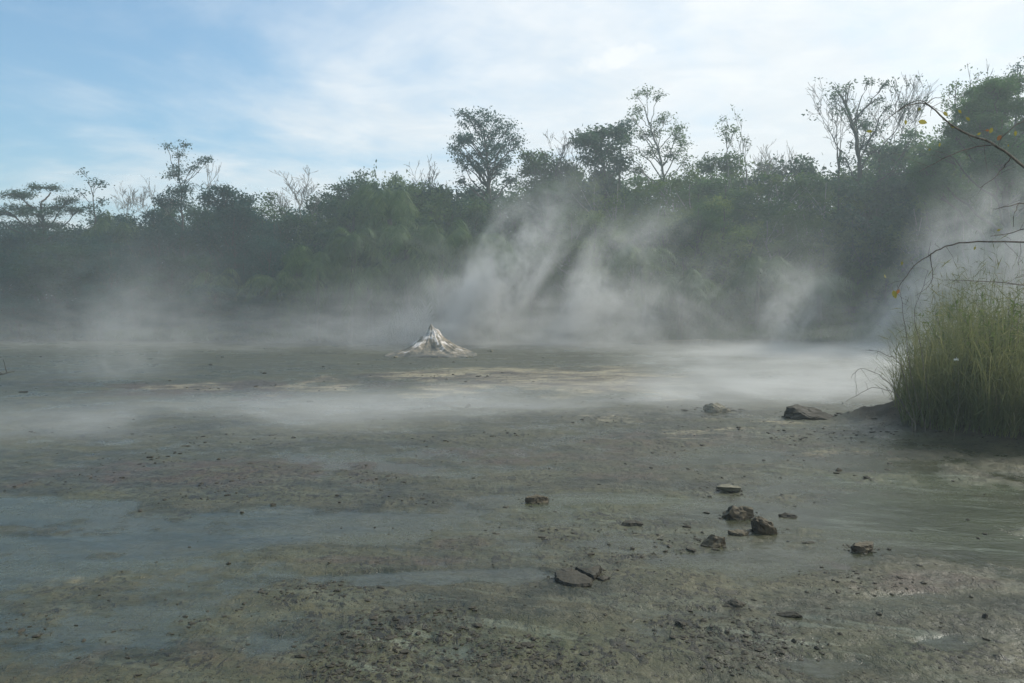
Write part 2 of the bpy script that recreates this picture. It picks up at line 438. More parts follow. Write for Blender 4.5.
M['stone'] = stone_mat('stone', (0.034, 0.027, 0.018), (0.080, 0.063, 0.038), (0.120, 0.100, 0.062))
M['stone_pale'] = stone_mat('stone_pale', (0.08, 0.074, 0.05), (0.14, 0.13, 0.09), (0.20, 0.185, 0.13))
M['clod'] = stone_mat('clod', (0.014, 0.013, 0.009), (0.032, 0.028, 0.020), (0.058, 0.052, 0.036))

import bmesh


def ico(n):
    bm = bmesh.new(); bmesh.ops.create_icosphere(bm, subdivisions=n, radius=1)
    V = np.array([v.co[:] for v in bm.verts]); T = np.array([[v.index for v in f.verts] for f in bm.faces]); bm.free()
    return V, T


IC4 = ico(4); IC1 = ico(1)


def rock(name, px, py, wpx, hpx, label, seed, mat='stone', cuts=9, depth=0.8, rot=0.0, lean=0.0, cat='rock', group='rocks lying on the mud flat', flat=False):
    """py is the foot of the stone; facets made by planes that cut a sphere, then roughened"""
    x, y = on_ground(px, py); s = y / F; w_ = wpx * s / 2; h_ = hpx * s * 0.86
    rg = np.random.default_rng(seed); Vv, T = IC4; P = Vv.copy()
    for k in range(cuts):
        n = rg.normal(size=3); n[2] *= 0.7; n /= np.linalg.norm(n); dd = rg.uniform(0.45, 0.8)
        e = P @ n - dd; P = P - np.maximum(e, 0)[:, None] * n * 0.96
    if flat: P[:, 2] = np.minimum(P[:, 2], 0.35 + 0.12 * (fbm(P[:, 0] * 2, P[:, 1] * 2, 0, 3, seed) - 0.5))
    nn = fbm(P[:, 0] * 2.3 + seed, P[:, 1] * 2.3, P[:, 2] * 2.3, 4, seed) - 0.5
    P = P * (1 + 0.8 * nn[:, None]); n2 = fbm(P[:, 0] * 9, P[:, 1] * 9, P[:, 2] * 9, 3, seed + 5) - 0.5
    P = P * (1 + 0.2 * n2[:, None])
    P[:, 0] /= np.abs(P[:, 0]).max(); P[:, 1] /= np.abs(P[:, 1]).max()
    P[:, 2] = np.where(P[:, 2] < 0, P[:, 2] * 0.45, P[:, 2]); P[:, 2] += lean * P[:, 0] * 0.5
    P[:, 2] = (P[:, 2] - P[:, 2].min()) / np.ptp(P[:, 2])
    c_, s_ = cos(rot), sin(rot); X = P[:, 0] * c_ - P[:, 1] * s_; Y = P[:, 0] * s_ + P[:, 1] * c_
    Vw = np.stack([X * w_, Y * w_ * depth, P[:, 2] * h_ * 1.3 - 0.42 * h_], -1)
    o = mesh_obj(name, Vw, T, M[mat], smooth=False); o.location = (x, y + w_ * depth * 0.6, gz(x, y + w_ * depth * 0.6))
    tag(o, label, cat, group); return o


RG = 'rocks lying on the mud flat'
rock('boulder', 720, 413, 33, 12, 'low pale boulder half veiled by steam, beyond the other rocks', 3, 'stone_pale', 10, .7)
rock('boulder', 815, 420, 56, 18, 'wide lumpy brown boulder just left of the grassy mound', 14, 'clod', 12, .6)
rock('rock', 730, 493, 27, 8, 'small flat pale rock, farthest of the cluster right of centre', 5, 'stone_pale', 8, .8, flat=True)
rock('rock', 741, 519, 36, 17, 'squat dark rock just behind the upright leaning rock', 23, 'stone', 9, .7)
rock('rock', 763, 534, 32, 23, 'tall angular brown rock leaning to the right in the rock cluster', 8, 'stone', 8, .7, 0.5, -0.9)
rock('rock', 741, 536, 24, 6, 'thin low rock lying at the left foot of the leaning rock', 37, 'stone', 8, .8, flat=True)
rock('rock', 713, 547, 28, 15, 'small blocky rock with a pale top, nearest left of the cluster', 11, 'stone', 8, .8, -0.3, 0.3)
rock('rock', 865, 552, 28, 11, 'lone flat topped dark rock lying right of the rock cluster', 44, 'stone', 8, .7, flat=True)
def slab(pts, top, thick, label, seed):
    """flat piece of dried mud: its outline lies on a level top, the edge drops to the ground"""
    rg = np.random.default_rng(seed); W2 = []
    for px, py in pts:
        d_ = ray(px, py); t_ = (top - CAM_H) / d_[2]; W2.append((d_[0] * t_, d_[1] * t_))
    W2 = np.array(W2); n0 = len(W2); m_ = n0 * 6; tt = np.arange(m_) / 6
    k0 = np.floor(tt).astype(int) % n0; f_ = (tt % 1)[:, None]; O = W2[k0] * (1 - f_) + W2[(k0 + 1) % n0] * f_; O += rg.normal(size=O.shape) * 0.004
    c0 = O.mean(0); V = []; fr = [0.0, 0.35, 0.7, 0.93, 1.0, 0.97, 0.9]; zs = [0.010, 0.008, 0.003, 0.0, -0.35 * thick, -0.8 * thick, -top - 0.02]
    for a_, z_ in zip(fr, zs):
        P = c0 + (O - c0) * a_; bump = (fbm(P[:, 0] * 25, P[:, 1] * 25, 0, 3, seed) - 0.5) * (0.012 if a_ < 1 else 0.004)
        V.append(np.stack([P[:, 0], P[:, 1], top + z_ + bump], -1))
    V = np.concatenate(V); ii = np.arange(len(fr) - 1)[:, None] * m_; jj = np.arange(m_)[None]; j2_ = (jj + 1) % m_
    o = mesh_obj('mud_slab', V, np.stack([ii + jj, ii + m_ + jj, ii + m_ + j2_, ii + j2_], -1).reshape(-1, 4), M['clod'], off=(c0[0], c0[1], 0)); o.location = (c0[0], c0[1], gz(*c0) * 0)
    tag(o, label, 'mud slab', RG)


slab([(554, 571), (563, 568), (572, 567), (580, 571), (593, 578), (591, 583), (577, 585), (562, 582), (555, 577)], 0.05, 0.05, 'largest dark cracked mud slab with an undercut front edge', 17)
slab([(575, 566.5), (584, 568), (601, 564.5), (600, 571), (594, 576), (584, 571.5)], 0.055, 0.05, 'smaller pointed mud slab behind the right side of the largest slab', 29)
slab([(596, 577), (604, 575), (610, 577), (603, 580)], 0.035, 0.03, 'tiny mud slab at the right tip of the cracked slabs', 31)
rock('rock', 537, 503, 25, 9, 'low dark rock lying alone above the middle of the picture foreground', 61, 'stone', 8, .7, flat=True)
rock('rock', 839, 472, 9, 5, 'tiny dark stone on wet green mud before the grassy mound', 71, 'stone', 8, .8)
rock('rock', 632, 527, 24, 5, 'thin dark crust fragment left of the rock cluster', 75, 'clod', 8, .8, flat=True)
rock('rock', 986, 621, 7, 5, 'tiny black stone in the mud near the lower right corner', 79, 'clod', 8, .8)
rock('rock', 683, 628, 20, 5, 'low dark mud lump below the slabs, beside a puddle', 83, 'clod', 8, .8)
rock('rock', 736, 609, 36, 7, 'long ragged mud clod lying nearest below the rock cluster', 87, 'clod', 9, .5, 0.3)
rock('rock', 790, 618, 30, 6, 'ragged mud clod right of the long ragged clod', 89, 'clod', 9, .5, -0.3)
rock('rock', 790, 517, 22, 5, 'thin black crust lying right of the leaning rock', 91, 'clod', 9, .5)

# clods and crumbs of mud, too many to count
n = 90000
cpx = rng.uniform(-60, 1090, n); cpy = HOR + 40 + (rng.random(n) ** 0.85) * 420
X = np.empty(n); Y = np.empty(n)
Y = CAM_H * F / (cpy - HOR); X = (cpx - 512) / F * Y
z, wt, cr = ground_parts(X, Y)
prob = 0.02 + 0.55 * cr * ss(0.48, 0.62, fbm(X * 1.3, Y * 1.1, 7, 4, 61)) + 0.15 * ss(0.58, 0.68, fbm(X * 0.8, Y * 1.4, 2, 4, 67))
prob = np.maximum(prob, 0.8 * ss(0.01, 0.1, mound(X, Y)) * ss(.6, .3, mound(X, Y))) * (1 - 0.85 * wt)
keep = rng.random(n) < prob; X, Y, z = X[keep], Y[keep], z[keep]
for (px, py, wp) in [(741, 517, 34), (763, 531, 30), (713, 545, 26), (865, 551, 26), (815, 418, 60), (720, 412, 34), (730, 492, 24), (537, 502, 24), (574, 580, 50)]:
    cx_, cy_ = on_ground(px, py); w2 = wp / F * cy_ * 0.5; k_ = 46; a_ = rng.uniform(0, 2 * pi, k_); q_ = w2 * (0.85 + rng.exponential(0.35, k_))
    x_ = cx_ + np.cos(a_) * q_; y_ = cy_ + w2 * .5 + np.sin(a_) * q_; X = np.append(X, x_); Y = np.append(Y, y_); z = np.append(z, ground_parts(x_, y_)[0])
n = len(X)
S = np.minimum(0.003 + rng.exponential(0.0036, n), 0.022) * (0.5 + 0.12 * np.minimum(Y, 26))
Vb, Tb = IC1
P = Vb[None] * (1 + 0.9 * (rng.random((n, len(Vb), 1)) - 0.5))
sc3 = np.stack([S * rng.uniform(0.8, 1.8, n), S * rng.uniform(0.7, 1.3, n), S * rng.uniform(0.25, 0.55, n)], -1)
P = P * sc3[:, None]
th = rng.uniform(0, pi, n); c_, s_ = np.cos(th)[:, None], np.sin(th)[:, None]
P = np.stack([P[..., 0] * c_ - P[..., 1] * s_, P[..., 0] * s_ + P[..., 1] * c_, P[..., 2]], -1)
P = P + np.stack([X, Y, z + sc3[:, 2] * 0.3], -1)[:, None]
T = (Tb[None] + (np.arange(n) * len(Vb))[:, None, None]).reshape(-1, 3)
tag(mesh_obj('mud_clods', P.reshape(-1, 3), T, M['clod']), 'dark crumbs and clods of mud strewn over the flat', 'mud clods', kind='stuff')

# ------------------------------------------------------------------ the mud cone
m, q = new_mat('sinter')
tco = q.node('ShaderNodeTexCoord').outputs['Object']
rdg = q.attr('ridge')
n1 = q.noise(tco, 2.2, 5, 0.65, 0.4); n2 = q.noise(tco, 8, 5, 0.6)
f = q.add(q.mul(rdg, 0.7), q.mul(q.sub(n1, 0.5), 1.6))
c = q.mix(q.mapr(f, 0.15, 0.5), (0.085, 0.085, 0.070), (0.26, 0.215, 0.15))
c = q.mix(q.mapr(f, 0.44, 0.66), c, (0.74, 0.67, 0.60))
c = q.mix(q.mul(q.mapr(n2, 0.52, 0.40), 0.5), c, (0.14, 0.13, 0.11))
d = q.node('ShaderNodeBsdfPrincipled'); q.l.new(c, d.inputs['Base Color']); d.inputs['Roughness'].default_value = 0.8
bp = q.node('ShaderNodeBump'); bp.inputs['Strength'].default_value = 0.6; bp.inputs['Distance'].default_value = 0.06
q.l.new(n2, bp.inputs['Height']); q.l.new(bp.outputs[0], d.inputs['Normal'])
q.l.new(d.outputs[0], q.node('ShaderNodeOutputMaterial').inputs[0]); M['sinter'] = m
cx, cy = on_ground(432, 356.5)
na_, nr_ = 220, 70
a = np.linspace(0, 2 * pi, na_, endpoint=False); t = np.linspace(0, 1, nr_)
TT, AA2 = np.meshgrid(t, a, indexing='ij')
ridge = 1 - np.abs(2 * vn(np.cos(AA2) * 3.3 + 5, np.sin(AA2) * 3.3 + 5, TT * 2.0, 3) - 1)
rd2 = 1 - np.abs(2 * vn(np.cos(AA2) * 7 + 5, np.sin(AA2) * 7 + 5, TT * 4, 8) - 1)
RRc = TT * 2.25 * (1 + 0.22 * (vn(np.cos(AA2) * 1.2 + 3, np.sin(AA2) * 1.2 + 3, 0, 77) - 0.5) * 2)
hh = 1.40 * np.clip(np.exp(-RRc / 0.95) * 1.10 - 0.10, -0.03, 2) * (1 - 0.12 * TT)
hh = hh + 0.26 * (ridge - 0.5) * TT * (1 - TT) ** 0.8 * 1.6 + 0.07 * (rd2 - 0.5) * (1 - TT) * np.minimum(TT * 6, 1)
hh = hh + 0.14 * np.exp(-((RRc - 0.30) / 0.10) ** 2) * (np.cos(AA2 - 0.3) - 0.2)
wob = 1 + 0.25 * (ridge - 0.5)
XX = RRc * np.cos(AA2) * wob * 0.95; YY = RRc * np.sin(AA2) * wob
XX = XX - 0.10 * np.clip(hh, 0, 2)
k = nr_ * na_
ii = np.arange(nr_ - 1)[:, None] * na_; jj = np.arange(na_)[None]; jj2 = (jj + 1) % na_
o = mesh_obj('mud_cone', np.stack([XX, YY, np.where(TT > .93, hh - .06, hh)], -1).reshape(-1, 3),
             np.stack([ii + jj, ii + na_ + jj, ii + na_ + jj2, ii + jj2], -1).reshape(-1, 4), M['sinter'], smooth=True,
             attrs={'ridge': ((0.55 * ridge + 0.45 * rd2) * (1.1 - 0.9 * TT ** 1.5)).ravel()})
o.location = (cx, cy + 1.0, 0.0)
tag(o, 'pointed white and brown mineral cone rising from the steaming mud', 'mud cone')
# crumbs around the cone foot and small pale blocks on the far flat
for i, (px, py, wp, hp) in enumerate([(395, 358, 9, 3), (408, 357, 8, 4), (470, 358, 9, 3), (490, 352, 7, 3)]):
    rock('rock', px, py, wp, hp, ['white crumb of rock, far left at the foot of the cone', 'white rock against the left foot of the cone',
         'white rock at the right foot of the cone', 'small pale rock right of the cone, set apart from it'][i], 200 + i, 'stone_pale', 8, .8, group='pale rocks round the cone')

# ------------------------------------------------------------------ trees
def curve3(a, b, sag, n, rg, wob=0.04):
    a = np.asarray(a, float); b = np.asarray(b, float); L = np.linalg.norm(b - a)
    t = np.linspace(0, 1, n)[:, None]
    mid = (a + b) / 2 + np.array([0, 0, sag * L]) + rg.normal(size=3) * wob * L
    P = (1 - t) ** 2 * a + 2 * t * (1 - t) * mid + t ** 2 * b
    P[1:-1] += rg.normal(size=(n - 2, 3)) * wob * L * 0.25
    return P


def twigs(mb, p0, d0, L, r, depth, rg, spread=0.55, up=0.25, tips=None, nb=(1, 2), k=4):
    n = 5; P = [np.asarray(p0, float)]; dd = d0 / np.linalg.norm(d0)
    for i in range(n):
        dd = dd + rg.normal(size=3) * 0.13 + np.array([0, 0, up * 0.12]); dd /= np.linalg.norm(dd); P.append(P[-1] + dd * L / n)
    P = np.array(P); rr = np.maximum(np.linspace(r, r * 0.5, n + 1), 0.013 if p0[1] > 20 else 0.003)
    mb.tube(P, rr, k)
    if depth <= 0:
        if tips is not None: tips.append(P[-1])
        return
    for b in range(rg.integers(nb[0], nb[1] + 1)):
        f = rg.uniform(0.45, 1.0); i = int(f * n); u = rg.normal(size=3); u[2] = abs(u[2]) * 0.6
        nd = dd + u * spread * 1.1; nd[2] += up * 0.4
        twigs(mb, P[i], nd, L * rg.uniform(0.55, 0.8), rr[i] * 0.62, depth - 1, rg, spread, up, tips, nb, max(3, k - 1))
    nd = dd + rg.normal(size=3) * spread * 0.35
    twigs(mb, P[-1], nd, L * rg.uniform(0.6, 0.85), rr[-1] * 0.9, depth - 1, rg, spread, up, tips, nb, max(3, k - 1))


def clump_tree(name, trunk_px, Y, clumps, label, cat='tree', group=None, leaf=0.2, dens=1.0, mat='leaf_dark', bark='bark', r0=0.18,
               seed=1, asp=0.5, tw=1.0, sparse=0.0, droop=0.1, limbs=True, deep=0.9, steep=1.1):
    """trunk_px: trunk line in pixels at distance Y, foot first (the foot goes to the ground). clumps: (px, py, rx, ry) crown masses."""
    Y = Y + 5 if Y > 45 else Y
    rg = np.random.default_rng(seed); s = Y / F
    T = np.array([at(px, py, Y) for px, py in trunk_px])
    fx = T[0][0]; foot = np.array([fx, Y, gz(fx, Y)])
    if T[0][2] - foot[2] > 0.3: T = np.vstack([foot - [0, 0, .1], T])
    else: T[0] = foot - [0, 0, .1]
    T[1:, 1] += rg.normal(size=len(T) - 1) * 0.25
    t = np.linspace(0, 1, len(T)); tt = np.linspace(0, 1, 6 * len(T))
    TP = np.stack([np.interp(tt, t, T[:, i]) for i in range(3)], -1); TP[1:-1] += rg.normal(size=(len(TP) - 2, 3)) * 0.03
    root = empty(name, tuple(foot)); tag(root, label, cat, group)
    tb = MB(); tb.tube(TP, r0 * (1 - 0.78 * tt), 8)
    cb = MB()
    for (px, py, rx, ry) in clumps:
        c = at(px, py, Y); rx *= s; ry *= s; c[1] += rg.normal() * deep * (rx + 0.4); rz = (rx + ry) / 2
        # limb from the trunk
        below = [k for k in range(len(TP)) if TP[k][2] < c[2] - steep * abs(c[0] - TP[k][0])] or [0]
        k0 = below[-1] if rg.random() < 0.6 else below[int(len(below) * 0.88)]
        k0 = max(k0, int(len(TP) * 0.3))
        if limbs:
            LP = curve3(TP[k0], c, rg.uniform(-0.08, 0.10), 8, rg, 0.07)
            ra = r0 * (1 - 0.78 * tt[k0]) * 0.55; tb.tube(LP, np.linspace(ra, 0.022, 8), 5)
        nsub = max(3, int(9 * tw * (rx * ry * 2.2 + 0.3)))
        for b in range(nsub):
            u = rg.normal(size=3); u /= np.linalg.norm(u); u *= rg.uniform(0.35, 1.0) ** 0.6
            e = c + u * np.array([rx, rz, ry])
            if limbs: tb.tube(curve3(c - (c - LP[4]) * rg.uniform(0, 0.5), e, 0.05, 4, rg, 0.08), np.linspace(0.022, 0.012, 4), 3)
            if rg.random() < sparse: continue
            nl = max(4, int(dens * 26 * rg.uniform(0.5, 1.5))); sr = leaf * rg.uniform(0.9, 1.8)
            C = e + rg.normal(size=(nl, 3)) * np.array([sr, sr, sr * 0.6])
            cb.leaves(C, leaf, asp, droop, None, rg)
    tb.build('trunk', M[bark], root, True, off=foot)
    if cb.n: cb.build('crown', M[mat], root, off=foot)
    return root


def bare_tree(name, px, ytop, Y, label, seed, n=3, bark='bark_pale', r0=0.09, spread=0.5, up=0.5, depth=4, lean=0.0, leafy=0, ybase=None, group='leafless trees on the skyline', mat='dry_leaf'):
    Y = Y + 6
    rg = np.random.default_rng(seed); top = at(px, ytop, Y); g0 = gz(top[0], Y)
    zt = at(px, ybase if ybase else 215, Y)[2]
    foot = np.array([top[0] - lean * 1.0, Y, g0])
    root = empty(name, tuple(foot)); tag(root, label, 'tree', group)
    tb = MB(); tips = []
    fork = np.array([top[0] - lean * 0.3, Y, zt]); P = curve3(foot - [0, 0, .1], fork, 0, 9, rg, 0.02); tb.tube(P, np.linspace(r0, r0 * 0.6, 9), 6)
    L = (top[2] - zt) / 2.35
    for k in range(n):
        dd = np.array([rg.normal() * spread * 0.8 + lean * .1, rg.normal() * spread * 0.5, 1.0])
        twigs(tb, fork + (P[-2] - fork) * rg.uniform(0, 1), dd, L, r0 * 0.5, depth, rg, spread, up, tips)
    V = np.concatenate(tb.V); over = V[:, 2].max() - top[2]
    kz = (top[2] - zt) / max(0.1, V[:, 2].max() - zt)
    for v in tb.V:
        hi = v[:, 2] > zt; v[hi, 2] = zt + (v[hi, 2] - zt) * kz
    tb.build('trunk', M[bark], root, True, off=foot)
    if leafy:
        T = np.array(tips); T = T[T[:, 2] > 0]; T[:, 2] = zt + (T[:, 2] - zt) * kz
        sel = T[rg.random(len(T)) < leafy]
        C = np.repeat(sel, 7, 0) + rg.normal(size=(len(sel) * 7, 3)) * 0.16
        cb = MB(); cb.leaves(C, 0.2, 0.5, 0.2, None, rg); cb.build('leaves', M[mat], root, off=foot)
    return root


# hero tree standing alone on the skyline
_rg = np.random.default_rng(4); HERO = []
for k in range(46):
    a_ = k * 2.399; q_ = math.sqrt((k + 0.5) / 46); yy_ = sin(a_) * q_
    HERO.append((484 + 35 * cos(a_) * q_ * (1 if yy_ < 0.3 else 0.9) + _rg.normal() * 2, 143 + yy_ * 31 + _rg.normal() * 2, _rg.uniform(4, 7), _rg.uniform(2.5, 4.5)))
HERO += [(462, 184, 6, 3), (474, 188, 7, 3), (512, 182, 5, 3)]
clump_tree('broadleaf_tree', [(490, 215), (489, 190), (488, 170), (486, 150), (484, 128)], 56,
  HERO,
  'tall round crowned dark tree standing alone above the middle of the forest', leaf=0.19, dens=1.15, mat='leaf_blue', r0=0.22, seed=12, tw=1.15, deep=1.6)
clump_tree('broadleaf_tree', [(548, 230), (547, 200), (545, 170)], 57,
  [(545, 162, 14, 9), (533, 172, 13, 10), (560, 172, 14, 10), (540, 190, 20, 12), (565, 192, 16, 12), (528, 160, 6, 5), (556, 205, 22, 12)],
  'rounded mid green tree between the lone tall tree and the black crowned tree', leaf=0.24, dens=1.6, mat='leaf_mid', r0=0.2, seed=14, tw=1.3)
clump_tree('broadleaf_tree', [(607, 240), (606, 200), (604, 165), (600, 140)], 55,
  [(590, 132, 11, 7), (585, 146, 9, 8), (602, 140, 11, 9), (613, 150, 10, 8), (592, 160, 11, 8), (618, 138, 7, 5), (608, 170, 12, 7), (622, 165, 9, 8),
   (600, 186, 14, 8), (583, 138, 6, 4), (612, 196, 10, 6)],
  'very dark dense crowned tree left of the tall airy tree', leaf=0.26, dens=1.7, mat='leaf_dark', r0=0.24, seed=15, tw=1.3)
clump_tree('airy_tree', [(671, 250), (668, 200), (662, 160), (652, 130), (645, 105)], 56,
  [(635, 96, 9, 4), (648, 90, 9, 4), (655, 100, 6, 5), (640, 108, 9, 4), (665, 118, 9, 7), (680, 125, 8, 5), (632, 120, 8, 6), (640, 132, 10, 5), (655, 128, 9, 8),
   (672, 138, 10, 8), (684, 142, 6, 6), (650, 150, 12, 8), (625, 138, 7, 6), (668, 158, 12, 9), (640, 165, 12, 8), (685, 160, 8, 7), (655, 182, 16, 9), (629, 152, 7, 6)],
  'tallest airy tree with grey green loose foliage and forking pale limbs', leaf=0.17, dens=0.9, mat='leaf_mid', bark='bark_pale', r0=0.17, seed=16, tw=1.3, sparse=0.2)
clump_tree('broadleaf_tree', [(618, 230), (620, 160), (622, 130)], 58,
  [(622, 122, 8, 5), (615, 130, 8, 5), (630, 128, 6, 5), (622, 140, 8, 8)], 'slim bluish tree squeezed between black crowned and airy trees',
  leaf=0.22, dens=1.2, mat='leaf_blue', r0=0.16, seed=17)
clump_tree('slender_tree', [(728, 230), (728, 180), (727, 150), (726, 122)], 56,
  [(725, 118, 4, 3), (729, 126, 5, 4), (723, 134, 4, 3), (733, 132, 3, 3), (727, 142, 4, 4), (738, 127, 3, 2)], 'thin pole like tree with a few small tufts right of the airy tree',
  leaf=0.18, dens=0.5, mat='leaf_mid', bark='bark_pale', r0=0.09, seed=18, tw=1.2)
bare_tree('slender_tree', 747, 112, 56, 'thin nearly leafless tree with upright twigs beside the tufted pole tree', 19, 2, 'bark_pale', 0.09, 0.3, 0.8, 3, leafy=0.4, ybase=170, mat='leaf_mid')
clump_tree('broadleaf_tree', [(715, 250), (714, 200), (712, 175)], 58,
  [(705, 168, 14, 8), (722, 166, 14, 8), (738, 170, 12, 7), (698, 182, 14, 10), (728, 184, 18, 10), (750, 185, 12, 9), (712, 200, 24, 12)],
  'spreading green tree below the thin upright trees', leaf=0.22, dens=1.4, mat='leaf_mid', r0=0.2, seed=20, tw=1.3)
for i, (px, yt, sd_, lb) in enumerate([
    (770, 140, 31, 'leafless twiggy tree with pale stems right of the thin nearly leafless tree'),
    (786, 150, 32, 'leafless pale tree in the middle of the bare group right of centre'),
    (800, 158, 33, 'shortest leafless tree at the right end of the bare group'),
    (757, 150, 34, 'bare grey tree at the left end of the bare group right of centre'),
    (300, 168, 35, 'bare fan shaped pale tree left of the palm topped thicket'),
    (316, 180, 36, 'small bare tree with drooping twigs just right of the fan shaped bare tree'),
    (283, 188, 37, 'thin bare stem with few twigs just left of the fan shaped bare tree'),
    (417, 154, 38, 'thin bare tree with upright fine twigs just left of the lone tall tree'),
    (433, 170, 39, 'low bare twigs nearest to the left of the lone tall tree'),
    (556, 130, 40, 'crooked bare tree with curling limbs right of the lone tall tree'),
    (570, 140, 41, 'short bare crooked tree touching the black crowned tree'),
    (130, 182, 42, 'pale bare tree with leaning trunk near the left edge'),
    (150, 178, 43, 'bare tree with crossing twigs left of the two topped tree'),
    (915, 68, 44, 'tall thin bare tree rising behind the yellow leaved twigs'),
    (895, 80, 45, 'slim bare tree next to the vine wrapped tall tree'),
    (208, 158, 46, 'two thin bare twigs standing right of the two topped tree')]):
    bare_tree('bare_tree', px, yt, 54 + (i % 4), lb, sd_, 3 if i not in (6, 13, 15) else 2, 'bark_pale' if i not in (7, 8, 9, 10, 14) else 'bark', 0.09, 0.55, 0.4, 4 if px not in (300, 915, 130) else 5,
              leafy=0.0, ybase={300: 212, 915: 150, 895: 150, 770: 195, 786: 195, 800: 195, 757: 195, 208: 195}.get(px, None) or yt + 40,
              lean={130: 1.2, 150: -1.0}.get(px, 0))
# far left, flat topped feathery tree
clump_tree('flat_topped_tree', [(42, 250), (41, 225), (44, 205), (48, 192)], 55,
  [(12, 193, 16, 2.5), (48, 189, 17, 2.5), (30, 198, 18, 2.5), (66, 200, 14, 2.5), (10, 206, 16, 3), (48, 207, 24, 3), (75, 210, 9, 2.5), (20, 215, 22, 3), (60, 218, 22, 3), (-12, 198, 14, 3), (-15, 212, 14, 4), (38, 226, 34, 4)],
  'wide flat topped tree with feathery tiers at the left edge', leaf=0.16, dens=1.5, mat='leaf_dark', r0=0.2, seed=21, tw=2.6, deep=1.0, asp=.35)
clump_tree('slender_tree', [(97, 250), (97, 220), (96, 200), (90, 180)], 54,
  [(84, 173, 4, 2), (93, 182, 5, 3), (104, 184, 4, 3), (90, 195, 6, 3), (99, 200, 6, 5), (88, 207, 6, 4), (97, 214, 8, 5)],
  'small slender tree with leaf tufts right of the flat topped tree', leaf=0.2, dens=0.6, mat='leaf_blue', r0=0.09, seed=22)
clump_tree('two_topped_tree', [(183, 250), (182, 215), (181, 185), (181, 150)], 54,
  [(181, 142, 1.5, 4), (168, 147, 4, 1.5), (181, 155, 3, 4), (175, 166, 5, 3), (201, 160, 4, 3), (205, 156, 2, 2), (200, 170, 5, 4), (184, 178, 10, 7), (172, 190, 9, 7), (192, 190, 12, 7),
   (182, 204, 18, 9), (166, 205, 8, 6)], 'two topped dark tree with ragged leafy spires in the left part of the skyline', leaf=0.16, dens=1.0, mat='leaf_blue', r0=0.12, seed=23, tw=1.6)
clump_tree('broadleaf_tree', [(228, 260), (228, 225)], 53,
  [(232, 196, 12, 7), (220, 200, 12, 8), (245, 202, 9, 7), (212, 210, 12, 8), (238, 212, 18, 9), (225, 224, 26, 10), (252, 214, 6, 6)],
  'low dense round headed tree right of the two topped tree', leaf=0.22, dens=1.7, mat='leaf_blue', r0=0.18, seed=24, tw=1.5)
clump_tree('broadleaf_tree', [(275, 260), (274, 215), (273, 205)], 55,
  [(272, 200, 8, 5), (266, 207, 8, 6), (280, 210, 8, 6), (270, 218, 14, 7)], 'small leafy tree between the round headed tree and the fan shaped bare tree',
  leaf=0.2, dens=1.1, mat='leaf_mid', r0=0.12, seed=25)
clump_tree('broadleaf_tree', [(358, 260), (358, 215), (358, 190)], 56,
  [(352, 184, 9, 5), (362, 180, 6, 4), (345, 192, 12, 6), (370, 190, 9, 6), (355, 200, 22, 8), (335, 200, 12, 8)], 'feathery topped tree just left of the skyline palm',
  leaf=0.22, dens=1.2, mat='leaf_dark', r0=0.16, seed=26)
# tall vine wrapped tree on the right
clump_tree('vine_wrapped_tree', [(868, 270), (866, 220), (862, 180), (855, 140), (848, 105), (838, 92)], 50,
  [(834, 87, 6, 3), (845, 90, 5, 3), (830, 98, 4, 4), (850, 84, 3, 3), (838, 115, 4, 4), (868, 82, 5, 3), (883, 86, 4, 4), (875, 100, 6, 5), (862, 110, 5, 5), (885, 108, 4, 5), (850, 130, 7, 6),
   (868, 122, 10, 7), (880, 128, 8, 8), (858, 145, 12, 8), (875, 150, 16, 10), (848, 160, 10, 9), (890, 150, 9, 10), (860, 172, 20, 11), (885, 176, 18, 12), (845, 185, 10, 9)],
  'tall ragged tree wrapped in vines with bare crooked limbs at its top', leaf=0.17, dens=0.8, mat='leaf_dark', bark='bark', r0=0.26, seed=27, tw=1.3, sparse=0.2)
bare_tree('bare_tree', 842, 76, 51, 'bare crooked limbs reaching left beside the vine wrapped tree', 52, 4, 'bark', 0.1, 0.7, 0.3, 4, leafy=0.12, ybase=150, mat='leaf_dark')
bare_tree('bare_tree', 880, 70, 50, 'bare upright limbs standing right behind the vine wrapped tree', 53, 4, 'bark', 0.1, 0.45, 0.6, 4, leafy=0.18, ybase=150, mat='leaf_dark')
clump_tree('rain_tree', [(1010, 330), (1008, 240), (1002, 180), (998, 130)], 42,
  [(1000, 88, 22, 9), (978, 98, 18, 9), (1024, 78, 22, 10), (960, 112, 12, 9), (990, 110, 26, 10), (1022, 102, 24, 12), (1050, 82, 26, 14), (970, 128, 20, 10), (1004, 130, 28, 12), (1040, 120, 28, 14),
   (950, 130, 8, 7), (985, 148, 26, 12), (1024, 155, 28, 14), (955, 148, 12, 9), (1060, 110, 24, 20), (945, 165, 16, 12), (975, 172, 26, 14), (1010, 178, 30, 14), (940, 185, 16, 12)],
  'broad bright green tree with smooth domed crown at the right edge', leaf=0.14, dens=3.0, mat='leaf_crown', r0=0.3, seed=28, tw=2.2, deep=0.8)
bare_tree('bare_tree', 985, 62, 47, 'thin bare twigs poking up over the domed green tree', 54, 3, 'bark', 0.08, 0.35, 0.7, 3, leafy=0.3, ybase=110, mat='leaf_mid')
clump_tree('slender_tree', [(955, 230), (954, 150), (955, 90)], 47,
  [(956, 84, 4, 3), (952, 92, 5, 4), (960, 97, 5, 4), (948, 104, 7, 5), (955, 120, 9, 7), (945, 140, 10, 8)], 'slender leafy tree at the left side of the domed green tree',
  leaf=0.17, dens=0.8, mat='leaf_mid', r0=0.12, seed=29)
